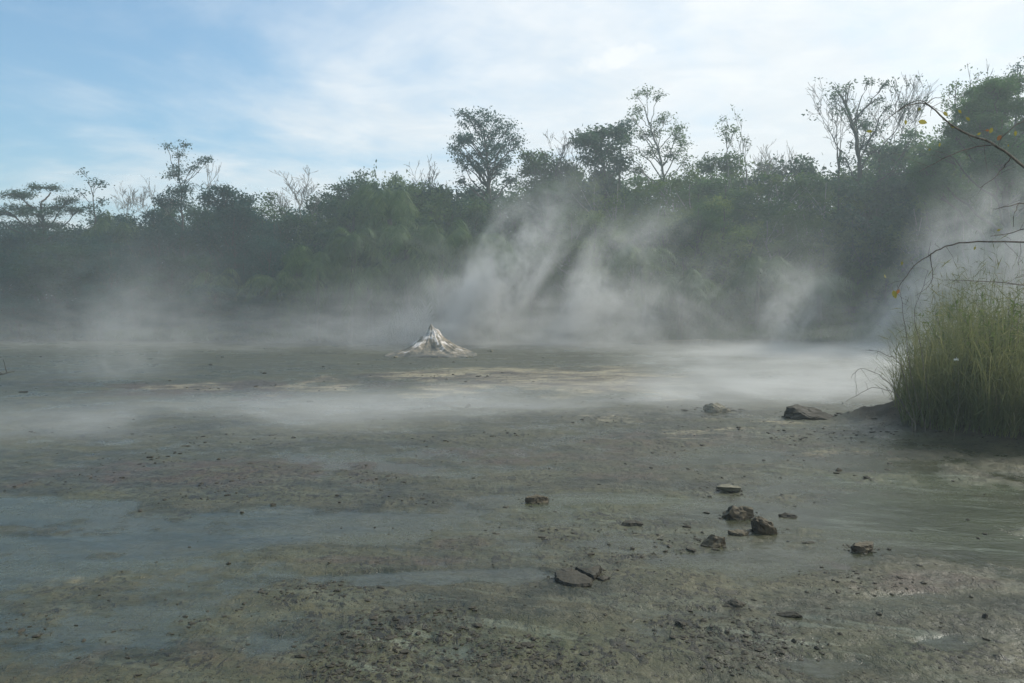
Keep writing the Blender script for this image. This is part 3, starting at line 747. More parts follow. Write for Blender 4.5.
clump_tree('slender_tree', [(1018, 200), (1018, 110), (1018, 70)], 46,
  [(1018, 63, 5, 3), (1013, 70, 5, 3), (1023, 66, 4, 4), (1018, 78, 7, 4)], 'slender leaf tuft standing above the domed green tree at the right edge',
  leaf=0.17, dens=0.8, mat='leaf_blue', r0=0.12, seed=30)


# ---- the wall of forest: trees that cannot be told apart
def proto_bush(seed, mat, H=10.0, W=3.2, ncl=42, leaf=0.24, dens=1.0, drape=0, trunk='bark', lowest=0.05, ns=10):
    rg = np.random.default_rng(seed); root = empty('thicket_tree', (0, 0, 0))
    tb = MB(); cb = MB()
    P = curve3((0, 0, -0.3), (rg.normal() * 0.5, rg.normal() * .5, H * 0.9), 0, 10, rg, 0.03); tb.tube(P, np.linspace(0.16, 0.03, 10), 6)
    for s_ in range(3):      # more stems from the foot
        e = np.array([rg.normal() * W * 0.5, rg.normal() * W * 0.5, H * rg.uniform(0.5, 0.85)]); tb.tube(curve3((rg.normal() * .3, rg.normal() * .3, -0.3), e, 0, 8, rg, 0.05), np.linspace(0.08, 0.015, 8), 5)
    for c_ in range(ncl):
        z = H * (lowest + (0.95 - lowest) * rg.random()); f = z / H
        R_ = W * (0.75 + 0.5 * f if f < 0.5 else 1.0 * math.sqrt(max(0.02, 1 - ((f - 0.5) / 0.52) ** 2)))
        a = rg.uniform(0, 2 * pi); rr = R_ * math.sqrt(rg.random()) * 0.9
        c = np.array([cos(a) * rr, sin(a) * rr, z])
        k0 = min(9, max(0, int(f * 9 - 1))); tb.tube(curve3(P[k0], c, 0.05, 5, rg, 0.06), np.linspace(0.04, 0.01, 5), 3)
        cr_ = rg.uniform(0.5, 1.1)
        ct = rg.uniform(0, 1)
        for b in range(ns):
            u = rg.normal(size=3); u /= np.linalg.norm(u); e = c + u * cr_ * rg.uniform(0.4, 1) * np.array([1, 1, 0.65])
            nl = int(16 * dens * rg.uniform(0.5, 1.5)); sr = leaf * rg.uniform(0.7, 1.5)
            cb.leaves(e + rg.normal(size=(nl, 3)) * np.array([sr, sr, sr * 0.6]), leaf, 0.5, 0.15, np.clip(ct * .6 + rg.random(nl) * .5, 0, 1), rg)
        for b in range(int(drape * rg.uniform(0.5, 1.5))):     # hanging vine strands
            s0 = c + rg.normal(size=3) * cr_ * 0.8; L = rg.uniform(1.0, 3.6); nn = int(L * 16)
            zz_ = rg.random(nn) * L; sx = rg.normal() * 0.12
            Cc = s0 - np.stack([sx * zz_, zz_ * 0.05, zz_], -1) + rg.normal(size=(nn, 3)) * 0.07
            D = rg.normal(size=(nn, 3)) * 0.45 + np.array([0, 0, -1.0])
            cb.leaves(Cc, 0.22, 0.35, 0, np.clip(ct * .5 + rg.random(nn) * .6, 0, 1), rg, D)
    tb.build('trunk', M[trunk], root, True); cb.build('crown', M[mat], root)
    return root


def copy_tree(o):
    c = o.copy(); COL.objects.link(c)
    for ch in list(o.children):
        d_ = ch.copy(); COL.objects.link(d_); d_.parent = c
    return c


protos = {
  'dark': [proto_bush(101, 'leaf_dark'), proto_bush(102, 'leaf_dark', W=3.8, ncl=46, leaf=0.28)],
  'mid': [proto_bush(103, 'leaf_mid', trunk='bark_pale'), proto_bush(104, 'leaf_mid', W=2.8, ncl=34, leaf=0.2, dens=1.3)],
  'drape': [proto_bush(105, 'frond', drape=5, ncl=36), proto_bush(106, 'leaf_dark', drape=6, ncl=34, W=3.5)],
  'olive': [proto_bush(107, 'leaf_olive', W=3.4, trunk='bark_pale'), proto_bush(108, 'leaf_olive', W=2.8, leaf=0.2, dens=1.2, trunk='bark_pale')],
  'bright': [proto_bush(111, 'leaf_bright', W=3.6, H=10, leaf=0.22, dens=1.2), proto_bush(112, 'leaf_bright', W=3.0, leaf=0.26, dens=0.9)],
  'blue': [proto_bush(109, 'leaf_blue', W=3.8, ncl=46), proto_bush(110, 'leaf_blue', W=3.2, leaf=0.2, dens=1.3, drape=2)],
}
LBL = {'dark': 'dark leafy tree', 'mid': 'mid green tree', 'drape': 'vine draped tree', 'olive': 'olive green tree', 'bright': 'yellow green bushy tree', 'blue': 'bluish dark tree'}
MARKS = [(0, 'left of the frame edge'), (80, 'beneath the flat topped tree'), (160, 'below the bare leaning stems'), (210, 'below the two topped tree'), (262, 'below the round headed tree'),
         (330, 'below the fan shaped bare tree'), (380, 'left of the skyline palm'), (445, 'right of the skyline palm'), (525, 'below the lone tall tree'), (575, 'over the largest steam plume'),
         (630, 'below the black crowned tree'), (695, 'below the tall airy tree'), (755, 'below the tufted pole tree'), (820, 'below the bare group'), (900, 'below the vine wrapped tree'),
         (1024, 'below the domed green tree'), (9999, 'beyond the right frame edge')]
used = set(); seen = {}
PX = np.array([-260, 0, 30, 80, 110, 150, 190, 240, 260, 285, 310, 330, 360, 400, 450, 480, 520, 545, 570, 600, 640, 690, 740, 770, 800, 830, 870, 900, 930, 960, 1010, 1100, 1300.])
PY = np.array([210, 228, 228, 228, 222, 214, 205, 208, 214, 216, 206, 192, 182, 179, 186, 190, 186, 178, 174, 178, 176, 168, 165, 170, 172, 166, 152, 145, 138, 128, 108, 95, 100.])
rg = np.random.default_rng(77)
for (Y0, step, hf, jf) in ((51.5, 34, 0.42, 0.16), (54, 30, 0.72, 0.14), (58, 27, 0.93, 0.06), (64, 30, 0.98, 0.06), (73, 40, 0.96, 0.08)):
    px = -200.0 + rg.uniform(0, 20)
    while px < 1230:
        Y = Y0 + rg.uniform(-1.5, 1.5); yt = np.interp(px, PX, PY)
        if px > 830: Y -= 6 * ss(830, 1000, px)
        H = ((HOR - yt) / F * Y + CAM_H) * (hf + rg.uniform(-jf, jf))
        r_ = rg.random()
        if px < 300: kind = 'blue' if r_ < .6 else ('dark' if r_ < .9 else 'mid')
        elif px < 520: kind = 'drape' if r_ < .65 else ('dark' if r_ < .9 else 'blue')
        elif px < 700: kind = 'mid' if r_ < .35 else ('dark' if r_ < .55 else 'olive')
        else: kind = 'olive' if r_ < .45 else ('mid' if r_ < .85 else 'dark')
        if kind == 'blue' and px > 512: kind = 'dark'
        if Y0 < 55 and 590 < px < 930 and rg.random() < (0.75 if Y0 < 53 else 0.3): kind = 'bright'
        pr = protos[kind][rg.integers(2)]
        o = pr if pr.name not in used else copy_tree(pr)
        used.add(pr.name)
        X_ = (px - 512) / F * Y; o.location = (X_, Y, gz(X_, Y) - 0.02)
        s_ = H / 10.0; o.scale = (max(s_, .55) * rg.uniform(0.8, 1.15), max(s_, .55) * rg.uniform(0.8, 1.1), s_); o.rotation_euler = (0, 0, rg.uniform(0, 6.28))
        lm = [t_ for a_, t_ in MARKS if px < a_][0]; rw = {51.5: 'low front row {} at the mud edge', 54: 'half tall {} in the second row', 58: 'full height {} inside the forest',
              64: '{} showing only its top', 73: 'farthest back {}'}[Y0]
        lb_ = rw.format(LBL[kind]) + ', ' + lm
        seen[lb_] = seen.get(lb_, 0) + 1
        if seen[lb_] == 2: lb_ = lb_.replace(',', ', right of its twin,', 1) if len(lb_.split()) <= 12 else lb_.replace(',', ', its right twin,', 1) if len(lb_.split()) <= 13 else lb_
        tag(o, lb_, 'tree', {'dark': 'dark trees of the forest wall', 'mid': 'mid green trees of the forest wall', 'drape': 'vine draped trees of the forest wall',
                                   'olive': 'olive trees of the forest wall', 'bright': 'yellow green trees of the forest edge', 'blue': 'bluish trees of the forest wall'}[kind])
        px += step * rg.uniform(0.8, 1.2)


# ---- palms
def proto_palm(seed, n=15, L=3.2, trunk_h=3.0):
    rg = np.random.default_rng(seed); root = empty('palm', (0, 0, 0)); tb = MB()
    P = curve3((0, 0, -0.2), (rg.normal() * 0.2, rg.normal() * 0.2, trunk_h), 0, 8, rg, 0.03); tb.tube(P, np.linspace(0.16, 0.12, 8), 8); tb.build('trunk', M['bark'], root, True)
    top = P[-1]
    fb = MB()
    for k in range(n):
        a = k * 2.399 + rg.normal() * 0.2; el = rg.uniform(0.25, 1.35); l = L * rg.uniform(0.75, 1.15)
        t = np.linspace(0, 1, 14); u = np.array([cos(a), sin(a), 0])
        hx = l * (sin(pi / 2 - el * 0.8) * t); hz = l * (t * np.sin(el) * 1.15 - (0.95 + 0.3 * rg.random()) * t ** 2.2)
        C = top + u[None] * hx[:, None] + np.array([0, 0, 1.0])[None] * hz[:, None]
        fb.tube(C, np.linspace(0.025, 0.006, 14), 3, 0.6)
        side = np.array([-sin(a), cos(a), 0]); m_ = 34; ft = np.linspace(0.12, 1, m_)
        base = np.stack([np.interp(ft, t, C[:, i]) for i in range(3)], -1); tan = np.gradient(base, axis=0); tan /= np.linalg.norm(tan, axis=1)[:, None]
        for sg in (-1, 1):
            D = side[None] * sg + tan * 0.6 + np.array([0, 0, -0.55]) + rg.normal(size=(m_, 3)) * 0.12
            sz = 0.75 * np.sin(np.clip(ft, 0.05, 0.97) * pi) ** 0.5
            D /= np.linalg.norm(D, axis=1)[:, None]
            Wd = tan * 0.028
            a0 = base; b0 = base + D * sz[:, None] * 0.5 + Wd - np.array([0, 0, .02]); c0 = base + D * sz[:, None] - np.array([0, 0, 0.22]) * sz[:, None]; d0 = base + D * sz[:, None] * 0.5 - Wd
            fb.add(np.stack([a0, b0, c0, d0], 1).reshape(-1, 3), np.arange(m_ * 4).reshape(-1, 4), np.repeat(rg.uniform(0.2, 1, m_), 4))
    fb.build('fronds', M['frond'], root)
    return root


pp = [proto_palm(1), proto_palm(2, 18, 3.8, 4.5), proto_palm(3, 13, 2.8, 6.0)]
palm_spots = [  # px, top py, Y, proto, label
  (120, 198, 60, 0, 'small palm with splayed fronds near the left edge of the skyline'),
  (388, 176, 53, 1, 'palm with arching fronds topping the middle of the forest skyline'),
  (440, 205, 48.8, 0, 'drooping palm directly below the lone tall tree, left side'), (405, 215, 48.8, 1, 'drooping palm below the skyline palm'),
  (350, 222, 48.8, 2, 'drooping palm left of and below the skyline palm'), (470, 222, 48.8, 1, 'drooping palm on the right below the lone tall tree'),
  (425, 240, 48.8, 0, 'low palm behind the left side of the big steam plume'), (372, 250, 48.8, 0, 'low palm above the mud cone, left'),
  (320, 240, 48.8, 1, 'low palm at the left end of the palm thicket'), (500, 240, 48.8, 2, 'low palm in the thin top of the big steam plume'),
  (280, 262, 51.5, 0, 'low palm in the shaded thicket left of the palms'), (680, 262, 47.5, 0, 'low palm right of the second steam plume'),
  (760, 250, 47.5, 1, 'low palm above the small steam plume on the right'), (820, 262, 48, 0, 'low palm left of the mist behind the grass mound'),
  (215, 262, 54, 0, 'low palm under the low round headed tree'), (640, 238, 48.8, 1, 'palm in the thicket beneath the tall airy tree')]
usedp = set()
for (px, py, Y, k, lb) in palm_spots:
    pr = pp[k]; o = pr if k not in usedp else copy_tree(pr); usedp.add(k)
    X_ = (px - 512) / F * Y; g0 = gz(X_, Y); zt = at(px, py, Y)[2]; nat = {0: 4.4, 1: 6.2, 2: 7.2}[k]
    s_ = (zt - g0) / nat; o.scale = (min(1.3, max(.75, s_)),) * 2 + (s_,); o.location = (X_, Y, g0); o.rotation_euler = (0, 0, px * 0.7)
    tag(o, lb, 'palm', 'palms of the forest edge')

# ---- undergrowth along the far shore
ub = MB(); n = 30000
ux = rng.uniform(-44, 52, n); uy = edge_line(ux) + 0.3 + rng.random(n) ** 1.3 * 6.5 - 5.5 * ss(14, 28, ux)
hgt = 0.5 + 2.6 * fbm(ux * 0.35, uy * 0.5, 0, 4, 91) ** 1.6 * ss(-0.5, 4, uy - edge_line(ux) + 5.5 * ss(14, 28, ux))
uz = coarse(ux, uy) + rng.random(n) * hgt
ub.leaves(np.stack([ux, uy, uz], -1), 0.26, 0.3, -0.4)
n = 9000
ux = rng.uniform(-44, 52, n); uy = edge_line(ux) + 0.0 + rng.random(n) * 3 - 5.5 * ss(14, 28, ux); D = rng.normal(size=(n, 3)) * 0.35 + np.array([0, 0, 1.0])
ub.leaves(np.stack([ux, uy, coarse(ux, uy)], -1), 0.8, 0.06, 0, None, rng, D)
tag(ub.build('undergrowth', M['leaf_olive']), 'low ferns and weeds along the far edge of the mud', 'undergrowth', kind='stuff')
# fallen pale stems at the forest foot and the stick at the left edge
def stick(px0, py0, px1, py1, Y, r, label, seed, mat='bark_pale'):
    rg = np.random.default_rng(seed); a = at(px0, py0, Y); b = at(px1, py1, Y + 0.4)
    tb = MB(); P = curve3(a, b, 0.06, 9, rg, 0.05); tb.tube(P, np.linspace(r, r * 0.3, 9), 6)
    for k in (3, 5, 6):
        tb.tube(curve3(P[k], P[k] + rg.normal(size=3) * 0.25 + [0, 0, .15], 0.05, 4, rg), np.linspace(r * .5, r * .2, 4), 4)
    o = tb.build('stick', M[mat], None, True, off=a); o.location = a; tag(o, label, 'stick')
x0, y0 = on_ground(-10, 380); stick(-12, 379.5, 15, 371, y0, 0.03, 'dark dead stick lying on the mud at the left edge', 5, 'bark')

# ------------------------------------------------------------------ grassy mound on the right
def blades(mb, X, Y, Z, L, wdt, lean, rg, tint, seg=5, bend=1.0):
    n = len(X); a = rg.uniform(0, 2 * pi, n)
    wnd = (fbm(X * 1.6, Y * 1.6, 0, 2, 131) * 4 - 2)[:, None] * np.array([1.0, 0, 0]) + (fbm(X * 1.6, Y * 1.6, 9, 2, 137) * 4 - 2)[:, None] * np.array([0, 1.0, 0])
    u = np.stack([np.cos(a), np.sin(a), np.zeros(n)], -1) + lean + wnd; u /= np.linalg.norm(u[:, :2], axis=1)[:, None] + 1e-6
    b = rg.uniform(0.10, 0.95, n) ** 1.2 * bend
    side = np.stack([-u[:, 1], u[:, 0], np.zeros(n)], -1)
    pts = []
    for k in range(seg + 1):
        t = k / seg
        out = L * (b * 0.35 * t + b * 0.75 * t * t); up = L * (t * (1 - 0.12 * b) - 0.62 * b * t ** 3)
        pts.append(np.stack([X, Y, Z], -1) + u * out[:, None] + np.array([0, 0, 1.0]) * up[:, None])
    V = []
    for k, P_ in enumerate(pts):
        wv = wdt * (1 - (k / seg) ** 1.5 * 0.93)
        V += [P_ - side * wv[:, None], P_ + side * wv[:, None]]
    V = np.stack(V, 1)          # n, 2(seg+1), 3
    m_ = 2 * (seg + 1); q_ = np.array([[2 * k, 2 * k + 1, 2 * k + 3, 2 * k + 2] for k in range(seg)])
    Q_ = (q_[None] + (np.arange(n) * m_)[:, None, None]).reshape(-1, 4)
    mb.add(V.reshape(-1, 3), Q_, np.repeat(tint, m_))


gb = MB(); rg = np.random.default_rng(5)
n = 17000
X = rg.uniform(5.4, 13.6, n * 2); Y = rg.uniform(11.4, 16.0, n * 2); mo = mound(X, Y)
left = 0.497 * Y + 0.6 * (vn(Y * 2, Y * 0, 0, 3) - 0.5)
ok = (mo > 0.30) & (X > left) & (fbm(X * 1.1, Y * 1.1, 3, 3, 71) > 0.42); X, Y = X[ok][:n], Y[ok][:n]; n = len(X)
z, _, _ = ground_parts(X, Y)
tall = 0.65 + 2.3 * fbm(X * 1.3, Y * 1.3, 0, 4, 73, 0.6)
L = tall * rg.uniform(0.45, 1.45, n) * (0.75 + 0.25 * ss(0.0, 0.9, X - 0.475 * Y))
lean = np.stack([-0.7 * ss(0.9, 0.0, X - 0.475 * Y), -0.5 * ss(12.9, 11.6, Y), np.zeros(n)], -1) * 1.6
blades(gb, X, Y, z - 0.02, L, rg.uniform(0.0035, 0.0085, n), lean, rg, np.clip(rg.normal(0.45, 0.28, n), 0, 1))
# fine stalks
m_ = 900; k = rg.integers(0, n, m_)
blades(gb, X[k], Y[k], z[k], rg.uniform(1.3, 2.15, m_), np.full(m_, 0.003), lean[k] * 0.7, rg, rg.uniform(0.6, 1, m_), 6, 0.55)
# low blades drooping over the front edge
m_ = 2600; k = rg.choice(np.where(Y < 12.9)[0], m_)
blades(gb, X[k], Y[k] - 0.1, z[k], rg.uniform(0.3, 0.9, m_), np.full(m_, 0.006), np.stack([np.zeros(m_), np.full(m_, -1.2), np.zeros(m_)], -1), rg, rg.uniform(0.1, 1, m_), 5, 1.3)
m_ = 15000; k = rg.integers(0, n, m_)          # side leaves and broken blades that fill the upper half
C = np.stack([X[k] + rg.normal(size=m_) * 0.15, Y[k] + rg.normal(size=m_) * 0.15, z[k] + L[k] * rg.uniform(0.25, 0.98, m_)], -1)
D = rg.normal(size=(m_, 3)) + np.array([0, 0, 0.25]); gb.leaves(C, 0.24, 0.055, 0, np.clip(rg.normal(0.5, 0.35, m_), 0, 1), rg, D)
tag(gb.build('grass', M['grass']), 'tall rank grass covering the dark mound on the right', 'grass', kind='stuff')

# arching dead twigs at the left side of the grass
def px_tube(mb, pts, Y, r0, r1, rg, n=18, wob=0.0):
    T = np.array([at(px, py, Y + (rg.normal() * 0.05)) for px, py in pts])
    t = np.linspace(0, 1, len(T)); tt = np.linspace(0, 1, n)
    P = np.stack([np.interp(tt, t, T[:, i]) for i in range(3)], -1)
    for _ in range(2): P[1:-1] = (P[:-2] + 2 * P[1:-1] + P[2:]) / 4
    P[1:-1] += rg.normal(size=(n - 2, 3)) * wob
    mb.tube(P, np.linspace(r0, r1, n), 5); return P


rg = np.random.default_rng(9)
for i, (pts, lb) in enumerate([
    ([(925, 425), (910, 380), (905, 330), (902, 300), (897, 285)], 'thin dead stem standing at the left side of the grass'),
    ([(912, 420), (893, 388), (878, 372), (858, 367), (851, 378)], 'hooked dead stem arching left out of the grass'),
    ([(915, 424), (895, 392), (872, 386), (845, 402)], 'lowest dead stem arching left over the mud'),
    ([(915, 420), (900, 360), (880, 352), (868, 350)], 'short dead stem pointing left above the hooked stem'),
    ([(930, 420), (922, 350), (912, 315), (918, 300), (928, 270)], 'dead stem curving up towards the low branch')]):
    tb = MB(); P = px_tube(tb, pts, 12.4, 0.007, 0.003, rg, 16, 0.006)
    b = P[0].copy(); b[2] = gz(b[0], b[1]) - .02; tb.tube(np.array([b, P[0]]), [0.008, 0.007], 5)
    for k in (5, 8, 11, 13):
        tb.tube(curve3(P[k], P[k] + rg.normal(size=3) * 0.13, 0.05, 4, rg), [0.003, 0.003, 0.002, 0.001], 3)
    o = tb.build('dead_stem', M['bark_branch'], None, True, off=b); o.location = b
    tag(o, lb, 'stem', 'dead stems beside the grass')

# leafy shrubs growing in the grass
for i, (px, py, Y, h_, lb) in enumerate([(1006, 315, 12.6, 1.9, 'leafy young shrub with upright shoots inside the grass near the right edge'),
                                    (1040, 300, 13.2, 2.1, 'leafy young shrub at the right end of the grass, cut by the frame'),
                                    (975, 330, 13.4, 1.7, 'small leafy shrub low in the middle of the grass')]):
    rg = np.random.default_rng(60 + i); X_ = (px - 512) / F * Y; g0 = gz(X_, Y); root = empty('shrub', (X_, Y, g0)); tag(root, lb, 'shrub', 'young shrubs in the grass')
    tb = MB(); cb = MB()
    for k in range(16):
        e = np.array([rg.normal() * 0.45, rg.normal() * 0.4, h_ * rg.uniform(0.6, 1.05)]); P = curve3((rg.normal() * .06, rg.normal() * .06, -0.03), e, 0.03, 10, rg, 0.04)
        tb.tube(P, np.linspace(0.010, 0.003, 10), 4)
        tt = rg.uniform(0.3, 1, 26); C = np.stack([np.interp(tt, np.linspace(0, 1, 10), P[:, c]) for c in range(3)], -1)
        D = rg.normal(size=(26, 3)) * 0.6 + np.array([0, 0, 0.6]); cb.leaves(C, 0.10, 0.3, 0, None, rg, D)
    tb.build('stem', M['bark_branch'], root, True); cb.build('leaves', M['leaf_olive'], root)
# little white flower
m, q = new_mat('petal'); d = q.node('ShaderNodeBsdfPrincipled'); d.inputs['Base Color'].default_value = (0.75, 0.75, 0.70, 1)
n0 = q.noise(q.node('ShaderNodeTexCoord').outputs['Object'], 40); q.l.new(q.mix(n0, (0.6, 0.62, 0.55), (0.8, 0.8, 0.76)), d.inputs['Base Color'])
q.l.new(d.outputs[0], q.node('ShaderNodeOutputMaterial').inputs[0]); M['petal'] = m
fp = at(957, 360, 11.7); rg = np.random.default_rng(3)
b = np.array([fp[0] + .05, 11.85, gz(fp[0] + .05, 11.85)]); root = empty('flower', tuple(b)); tag(root, 'tiny white flower on a thin stalk in the front of the grass', 'flower')
tb = MB(); tb.tube(curve3(b, fp, 0, 8, rg, 0.02), np.linspace(0.005, 0.002, 8), 4); tb.build('stem', M['bark_branch'], root, True, off=b)
cb = MB(); cb.leaves(np.repeat(fp[None], 9, 0), 0.045, 0.6, 0, None, rg); cb.build('petals', M['petal'], root, off=b)

# ------------------------------------------------------------------ yellow leaved tree standing just right of the frame; its twigs reach in
rg = np.random.default_rng(21); YB = 6.4
foot = np.array([6.6, 7.0, gz(6.6, 7.0)]); root = empty('yellow_leaved_tree', tuple(foot))
tag(root, 'small tree at the right edge whose bare twigs carry a few yellow leaves', 'tree')
tb = MB(); trunk = curve3(foot - [0, 0, .1], (6.2, 6.7, 4.2), 0, 12, rg, 0.03); tb.tube(trunk, np.linspace(0.07, 0.024, 12), 8)
for k in range(7): twigs(tb, trunk[-1 - k % 4], np.array([abs(rg.normal()) * 0.8, rg.normal() * 0.6, 0.9]), 0.75, 0.028, 2, rg, 0.6, 0.4)
tb.build('trunk', M['bark'], root, True, off=foot)
def branch(pts, r0, r1, start, Y=YB, n=26, wob=0.004, twn=0):
    mb = MB(); P = px_tube(mb, pts, Y, r0, r1, rg, n, wob)
    if start is not None: mb.tube(curve3(start, P[0], 0.02, 6, rg, 0.02), np.linspace(r0 * 1.6, r0, 6), 6)
    for k in range(twn):
        i = rg.integers(3, n - 1); e = P[i] + rg.normal(size=3) * np.array([0.13, 0.12, 0.12]); mb.tube(curve3(P[i], e, 0.05, 5, rg, 0.06), np.linspace(r1 * 0.8, 0.0012, 5), 3)
    mb.build('branch', M['bark_branch'], root, True, off=foot); return P
branch([(1090, 215), (1024, 167), (1006, 153), (993, 143), (977, 137), (958, 130), (945, 122), (935, 111), (927, 103), (916, 103), (903, 106), (890, 117)], 0.012, 0.003, trunk[8], twn=12)
branch([(927, 103), (933, 98), (942, 97)], 0.004, 0.002, None, n=6)
branch([(930, 106), (922, 99), (905, 104), (885, 121)], 0.004, 0.003, None, n=10)
branch([(994, 145), (975, 147), (961, 150), (945, 158), (929, 166), (919, 172)], 0.006, 0.002, None, n=12, twn=5)
branch([(1010, 158), (1004, 168), (993, 179), (980, 188)], 0.005, 0.002, None, n=10, twn=4)
branch([(1085, 205), (1024, 203), (1008, 206), (993, 209)], 0.007, 0.002, trunk[7], n=12, twn=3)
branch([(1018, 204), (1014, 214), (1013, 227)], 0.004, 0.002, None, n=8)
branch([(1085, 222), (1024, 227), (1006, 235), (990, 236)], 0.006, 0.002, trunk[7], n=10, twn=3)
branch([(1090, 246), (1024, 242), (974, 241), (945, 246), (931, 253), (914, 266), (900, 283), (893, 297)], 0.008, 0.0025, trunk[6], twn=9)
branch([(1085, 290), (1024, 284), (975, 281), (942, 280)], 0.006, 0.002, trunk[5], n=12, twn=3)
branch([(931, 253), (930, 265), (934, 275), (928, 288), (915, 296)], 0.004, 0.0015, None, n=12, twn=3)
branch([(1024, 120), (1010, 128), (1000, 140)], 0.005, 0.003, None, n=8)
LV = [(918, 124, 9, 'y'), (905, 122, 6, 'y'), (872, 133, 5, 'y'), (939, 145, 6, 'y'), (943, 114, 6, 'y'), (958, 112, 6, 'y'), (966, 119, 6, 'y'), (992, 130, 7, 'y'),
      (1001, 138, 8, 'o'), (977, 137, 6, 'y'), (1015, 133, 7, 'y'), (893, 294, 12, 'y'), (885, 278, 8, 'y'), (902, 263, 5, 'y'), (975, 248, 5, 'y'), (1000, 231, 5, 'y'),
      (899, 291, 5, 'o'), (930, 150, 5, 'y'), (985, 132, 5, 'o'), (1008, 146, 5, 'y'), (920, 109, 5, 'y'), (950, 127, 5, 'y')]
for (px, py, sz, kd) in LV:
    c = at(px, py - sz * 0.3, YB); L = sz / F * YB * rg.uniform(0.7, 1.1); mb = MB()
    D = np.array([[rg.normal() * 0.6, rg.normal() * 0.25, -0.6 + rg.normal() * 0.4]])
    D /= np.linalg.norm(D); W_ = np.array([D[0][2], 0.15, -D[0][0]]); W_ /= np.linalg.norm(W_); W_ = W_ * L * 0.27
    tt = np.linspace(0, 1, 7); prof = np.sin(tt ** 0.8 * pi) ** 0.8
    mid = c + D * tt[:, None] * L + np.array([0, 1, 0]) * (0.12 * L * tt ** 2)[:, None]
    V = np.concatenate([mid - W_ * prof[:, None] + [0, -.002, 0], mid, mid + W_ * prof[:, None] + [0, -.002, 0]])
    Q_ = [[a + k, a + k + 1, a + k + 8, a + k + 7] for a in (0, 7) for k in range(6)]
    mb.add(V, Q_, rg.uniform(0.3, 1)); mb.tube(np.array([c - D[0] * L * 0.4, c]), [0.0012, 0.0012], 3)
    mb.build('leaf', M['yellow_leaf' if kd == 'y' else 'orange_leaf'], root, off=foot)

# ------------------------------------------------------------------ haze and steam
def box(name, x0, x1, y0, y1, z0, z1, mat):
    V = np.array([[x, y, z] for z in (z0, z1) for y in (y0, y1) for x in (x0, x1)])
    return mesh_obj(name, V, [[0, 2, 3, 1], [4, 5, 7, 6], [0, 1, 5, 4], [2, 6, 7, 3], [0, 4, 6, 2], [1, 3, 7, 5]], mat)


m, q = new_mat('haze'); pv = q.node('ShaderNodeVolumePrincipled'); pv.inputs['Color'].default_value = (0.80, 0.91, 0.94, 1)
pv.inputs['Density'].default_value = 0.0029; pv.inputs['Anisotropy'].default_value = 0.2
q.l.new(pv.outputs[0], q.node('ShaderNodeOutputMaterial').inputs['Volume'])
tag(box('haze', -385, 385, -385, 385, -1.1, 26, m), 'pale bluish haze lying over the whole place', 'haze', kind='stuff')


def steam_mat(name, fn, aniso=0.2):
    m, q = new_mat(name); pv = q.node('ShaderNodeVolumePrincipled'); pv.inputs['Color'].default_value = (0.97, 0.97, 0.945, 1)
    pv.inputs['Anisotropy'].default_value = aniso
    pos = q.node('ShaderNodeTexCoord').outputs['Object']
    q.l.new(fn(q, pos), pv.inputs['Density']); q.l.new(pv.outputs[0], q.node('ShaderNodeOutputMaterial').inputs['Volume'])
    return m


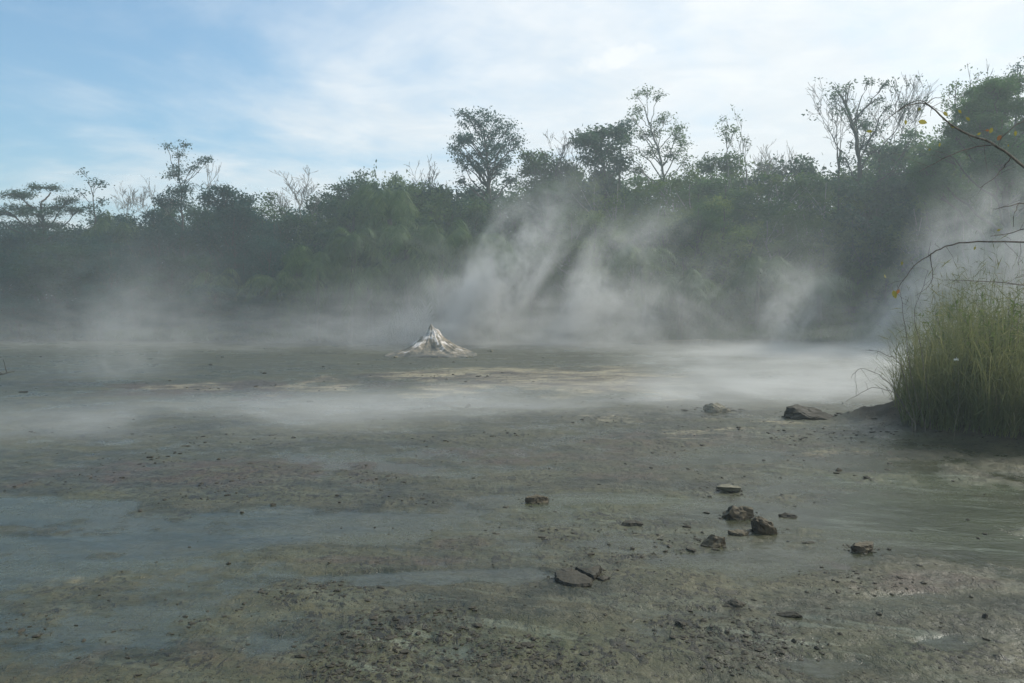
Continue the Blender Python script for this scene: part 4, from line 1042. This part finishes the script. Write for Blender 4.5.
def plume(px0, py0, px1, py1, Y, r0, r1, dens, label, seed, bend=0.0, ns=0.55, lo=0.42, hi=0.72, flat=1.0):
    """steam that drifts from its vent (px0, py0) to (px1, py1); hull is a closed tapering tube around it"""
    a = at(px0, py0, Y); b = at(px1, py1, Y); a[2] = 0.05; H = b[2] - a[2]; dx_ = b[0] - a[0]
    N = 14; t = np.linspace(0, 1, N)
    cen = np.stack([dx_ * ((1 - bend) * t + bend * t * t), 0 * t, H * t], -1); rr = (r0 + (r1 - r0) * t) * 1.02
    k = 16; th = np.arange(k) * 2 * pi / k
    V = cen[:, None] + rr[:, None, None] * np.stack([np.cos(th), np.sin(th) * flat, 0 * th], -1)[None]
    V = V.reshape(-1, 3); Qs = [[i * k + j, i * k + (j + 1) % k, (i + 1) * k + (j + 1) % k, (i + 1) * k + j] for i in range(N - 1) for j in range(k)]
    n0 = len(V); V = np.vstack([V, cen[:1], cen[-1:]])
    Qs += [[n0, (j + 1) % k, j, n0] for j in range(0)]
    bm = bmesh.new(); vs = [bm.verts.new(v) for v in V[:n0]]
    for q_ in Qs: bm.faces.new([vs[i] for i in q_])
    bm.faces.new([vs[j] for j in range(k)][::-1]); bm.faces.new([vs[(N - 1) * k + j] for j in range(k)])
    def fn(q, pos):
        x, y, z = q.xyz(pos); t = q.m('DIVIDE', z, H, clamp=True)
        cxx = q.add(q.mul(t, dx_ * (1 - bend)), q.mul(q.mul(t, t), dx_ * bend))
        warp = q.noise(pos, ns * 0.8, 2, 0.5, out='Color'); wx, wy, wz = q.xyz(warp)
        r_ = q.add(r0, q.mul(t, r1 - r0))
        ddx = q.m('DIVIDE', q.add(q.sub(x, cxx), q.mul(q.sub(wx, 0.5), q.mul(r_, 0.9))), r_)
        ddy = q.m('DIVIDE', y, q.mul(r_, flat))
        rad_ = q.m('SQRT', q.add(q.mul(ddx, ddx), q.mul(ddy, ddy)))
        edge = q.m('DIVIDE', q.m('SQRT', q.add(q.m('POWER', q.sub(x, cxx), 2.0), q.m('POWER', q.m('DIVIDE', y, flat), 2.0))), r_)
        n_ = q.noise(q.comb(q.add(q.sub(x, q.mul(cxx, 0.3)), seed * 3.7), q.add(y, seed * 1.3), q.sub(q.mul(z, 0.8), seed)), ns, 6, 0.62, 0.9)
        body = q.m('POWER', q.mapr(rad_, 1.0, 0.0, smooth=False), 1.5)
        nb2 = q.noise(q.vm('ADD', pos, (seed * 2.1, 4.0, seed)), ns * 3.4, 5, 0.66, 1.2)
        n_ = q.add(n_, q.mul(q.sub(nb2, 0.5), 0.55))
        d_ = q.mul(q.mul(q.mapr(n_, lo, hi), body), q.mapr(edge, 1.0, 0.75))
        d_ = q.mul(d_, q.mul(q.m('POWER', q.mapr(t, 1.0, 0.15), 1.2), q.mapr(t, -0.04, 0.05)))
        return q.mul(d_, dens)
    me = bpy.data.meshes.new('steam_plume'); bmesh.ops.recalc_face_normals(bm, faces=bm.faces); bm.to_mesh(me); bm.free(); me.materials.append(steam_mat('steam', fn))
    o = bpy.data.objects.new('steam_plume', me); COL.objects.link(o); o.location = a
    tag(o, label, 'steam', 'steam plumes over the vents', 'stuff'); return o


plume(452, 348, 580, 150, 44, 3.0, 4.6, 1.65, 'largest steam plume drifting up right from behind the cone', 1, 0.0, 0.42, .39, .70)
plume(400, 348, 530, 215, 46, 3.4, 4.2, 1.15, 'low slanting steam plume starting left of the cone', 6, 0.0, 0.42, .38, .73)
plume(555, 348, 668, 185, 45, 2.8, 4.4, 1.5, 'steam plume rising right of the largest one', 2, 0.0, 0.42, .39, .70)
plume(625, 348, 715, 235, 46, 2.6, 3.6, 0.9, 'thin slanting steam plume in the middle of the shore', 7, 0.0, 0.45, .38, .74)
plume(778, 352, 806, 245, 40, 1.8, 2.8, 1.5, 'small steam plume rising left of the grass mound', 3, 0.0, 0.6, .37, .72)
plume(890, 350, 1050, 140, 34, 2.8, 4.8, 1.0, 'broad steam plume behind the grass mound', 4, 0.0, 0.42, .39, .70)
plume(1000, 350, 1085, 130, 30, 2.5, 4.4, 0.7, 'steam plume behind the right end of the grass', 8, 0.0, 0.42, .38, .73)
plume(110, 410, 160, 200, 22, 2.6, 4.2, 0.42, 'faint steam plume over the left part of the mud', 5, 0.0, 0.34, .36, .74)


def layer(name, x0, x1, y0, y1, h, dens, label, seed, fn2, ns=(0.25, 0.4, 1.0)):
    def fn(q, pos):
        x, y, z = q.xyz(pos)
        n_ = q.noise(q.vm('MULTIPLY', q.vm('ADD', pos, (seed * 5.1, seed, 0)), ns), 1.0, 6, 0.66, 1.2)
        zf = q.m('POWER', q.m('SUBTRACT', 1.0, q.m('DIVIDE', z, h, clamp=True), clamp=True), 1.6)
        ed = q.mul(q.mul(q.mapr(x, x0, x0 + (x1 - x0) * .2), q.mapr(x, x1, x1 - (x1 - x0) * .1)), q.mul(q.mapr(y, y0, y0 + (y1 - y0) * .25), q.mapr(y, y1, y1 - (y1 - y0) * .15)))
        return q.mul(q.mul(q.mul(zf, ed), fn2(q, x, y, n_)), dens)
    o = box(name, x0, x1, y0, y1, 0.0, h, steam_mat('mist', fn))
    tag(o, label, 'mist', kind='stuff'); return o


layer('mist', -24, 14, 8.5, 26, 0.55, 0.95, 'thin white mist band drifting over the middle of the mud', 1,
      lambda q, x, y, n: q.mul(q.mul(q.mapr(n, 0.34, 0.66), q.mapr(x, -12, 4, 0.45, 1.0)), q.mapr(q.m('ABSOLUTE', q.sub(y, q.add(16.6, q.mul(x, 0.42)))), 4.4, 0.0)))
layer('mist', 0, 22, 14, 41, 0.75, 0.52, 'thick white mist lying left of the grass mound', 2,
      lambda q, x, y, n: q.mul(q.mapr(n, 0.38, 0.66), q.mapr(q.m('DIVIDE', x, y), 0.08, 0.32)))
layer('mist', -38, 38, 34, 52, 4.2, 0.20, 'thin mist along the foot of the forest', 3,
      lambda q, x, y, n: q.mul(q.mapr(n, 0.36, 0.74), q.mul(q.mapr(x, 3, 9, 1.0, 0.15), q.mapr(x, -18, -6, 0.4, 1.0))))

layer('mist', -12, 20, 39, 47, 7.5, 0.20, 'torn veil of steam before the foot of the forest right of the cone', 4,
      lambda q, x, y, n: q.mapr(n, 0.42, 0.68), (0.22, 0.3, 0.30))
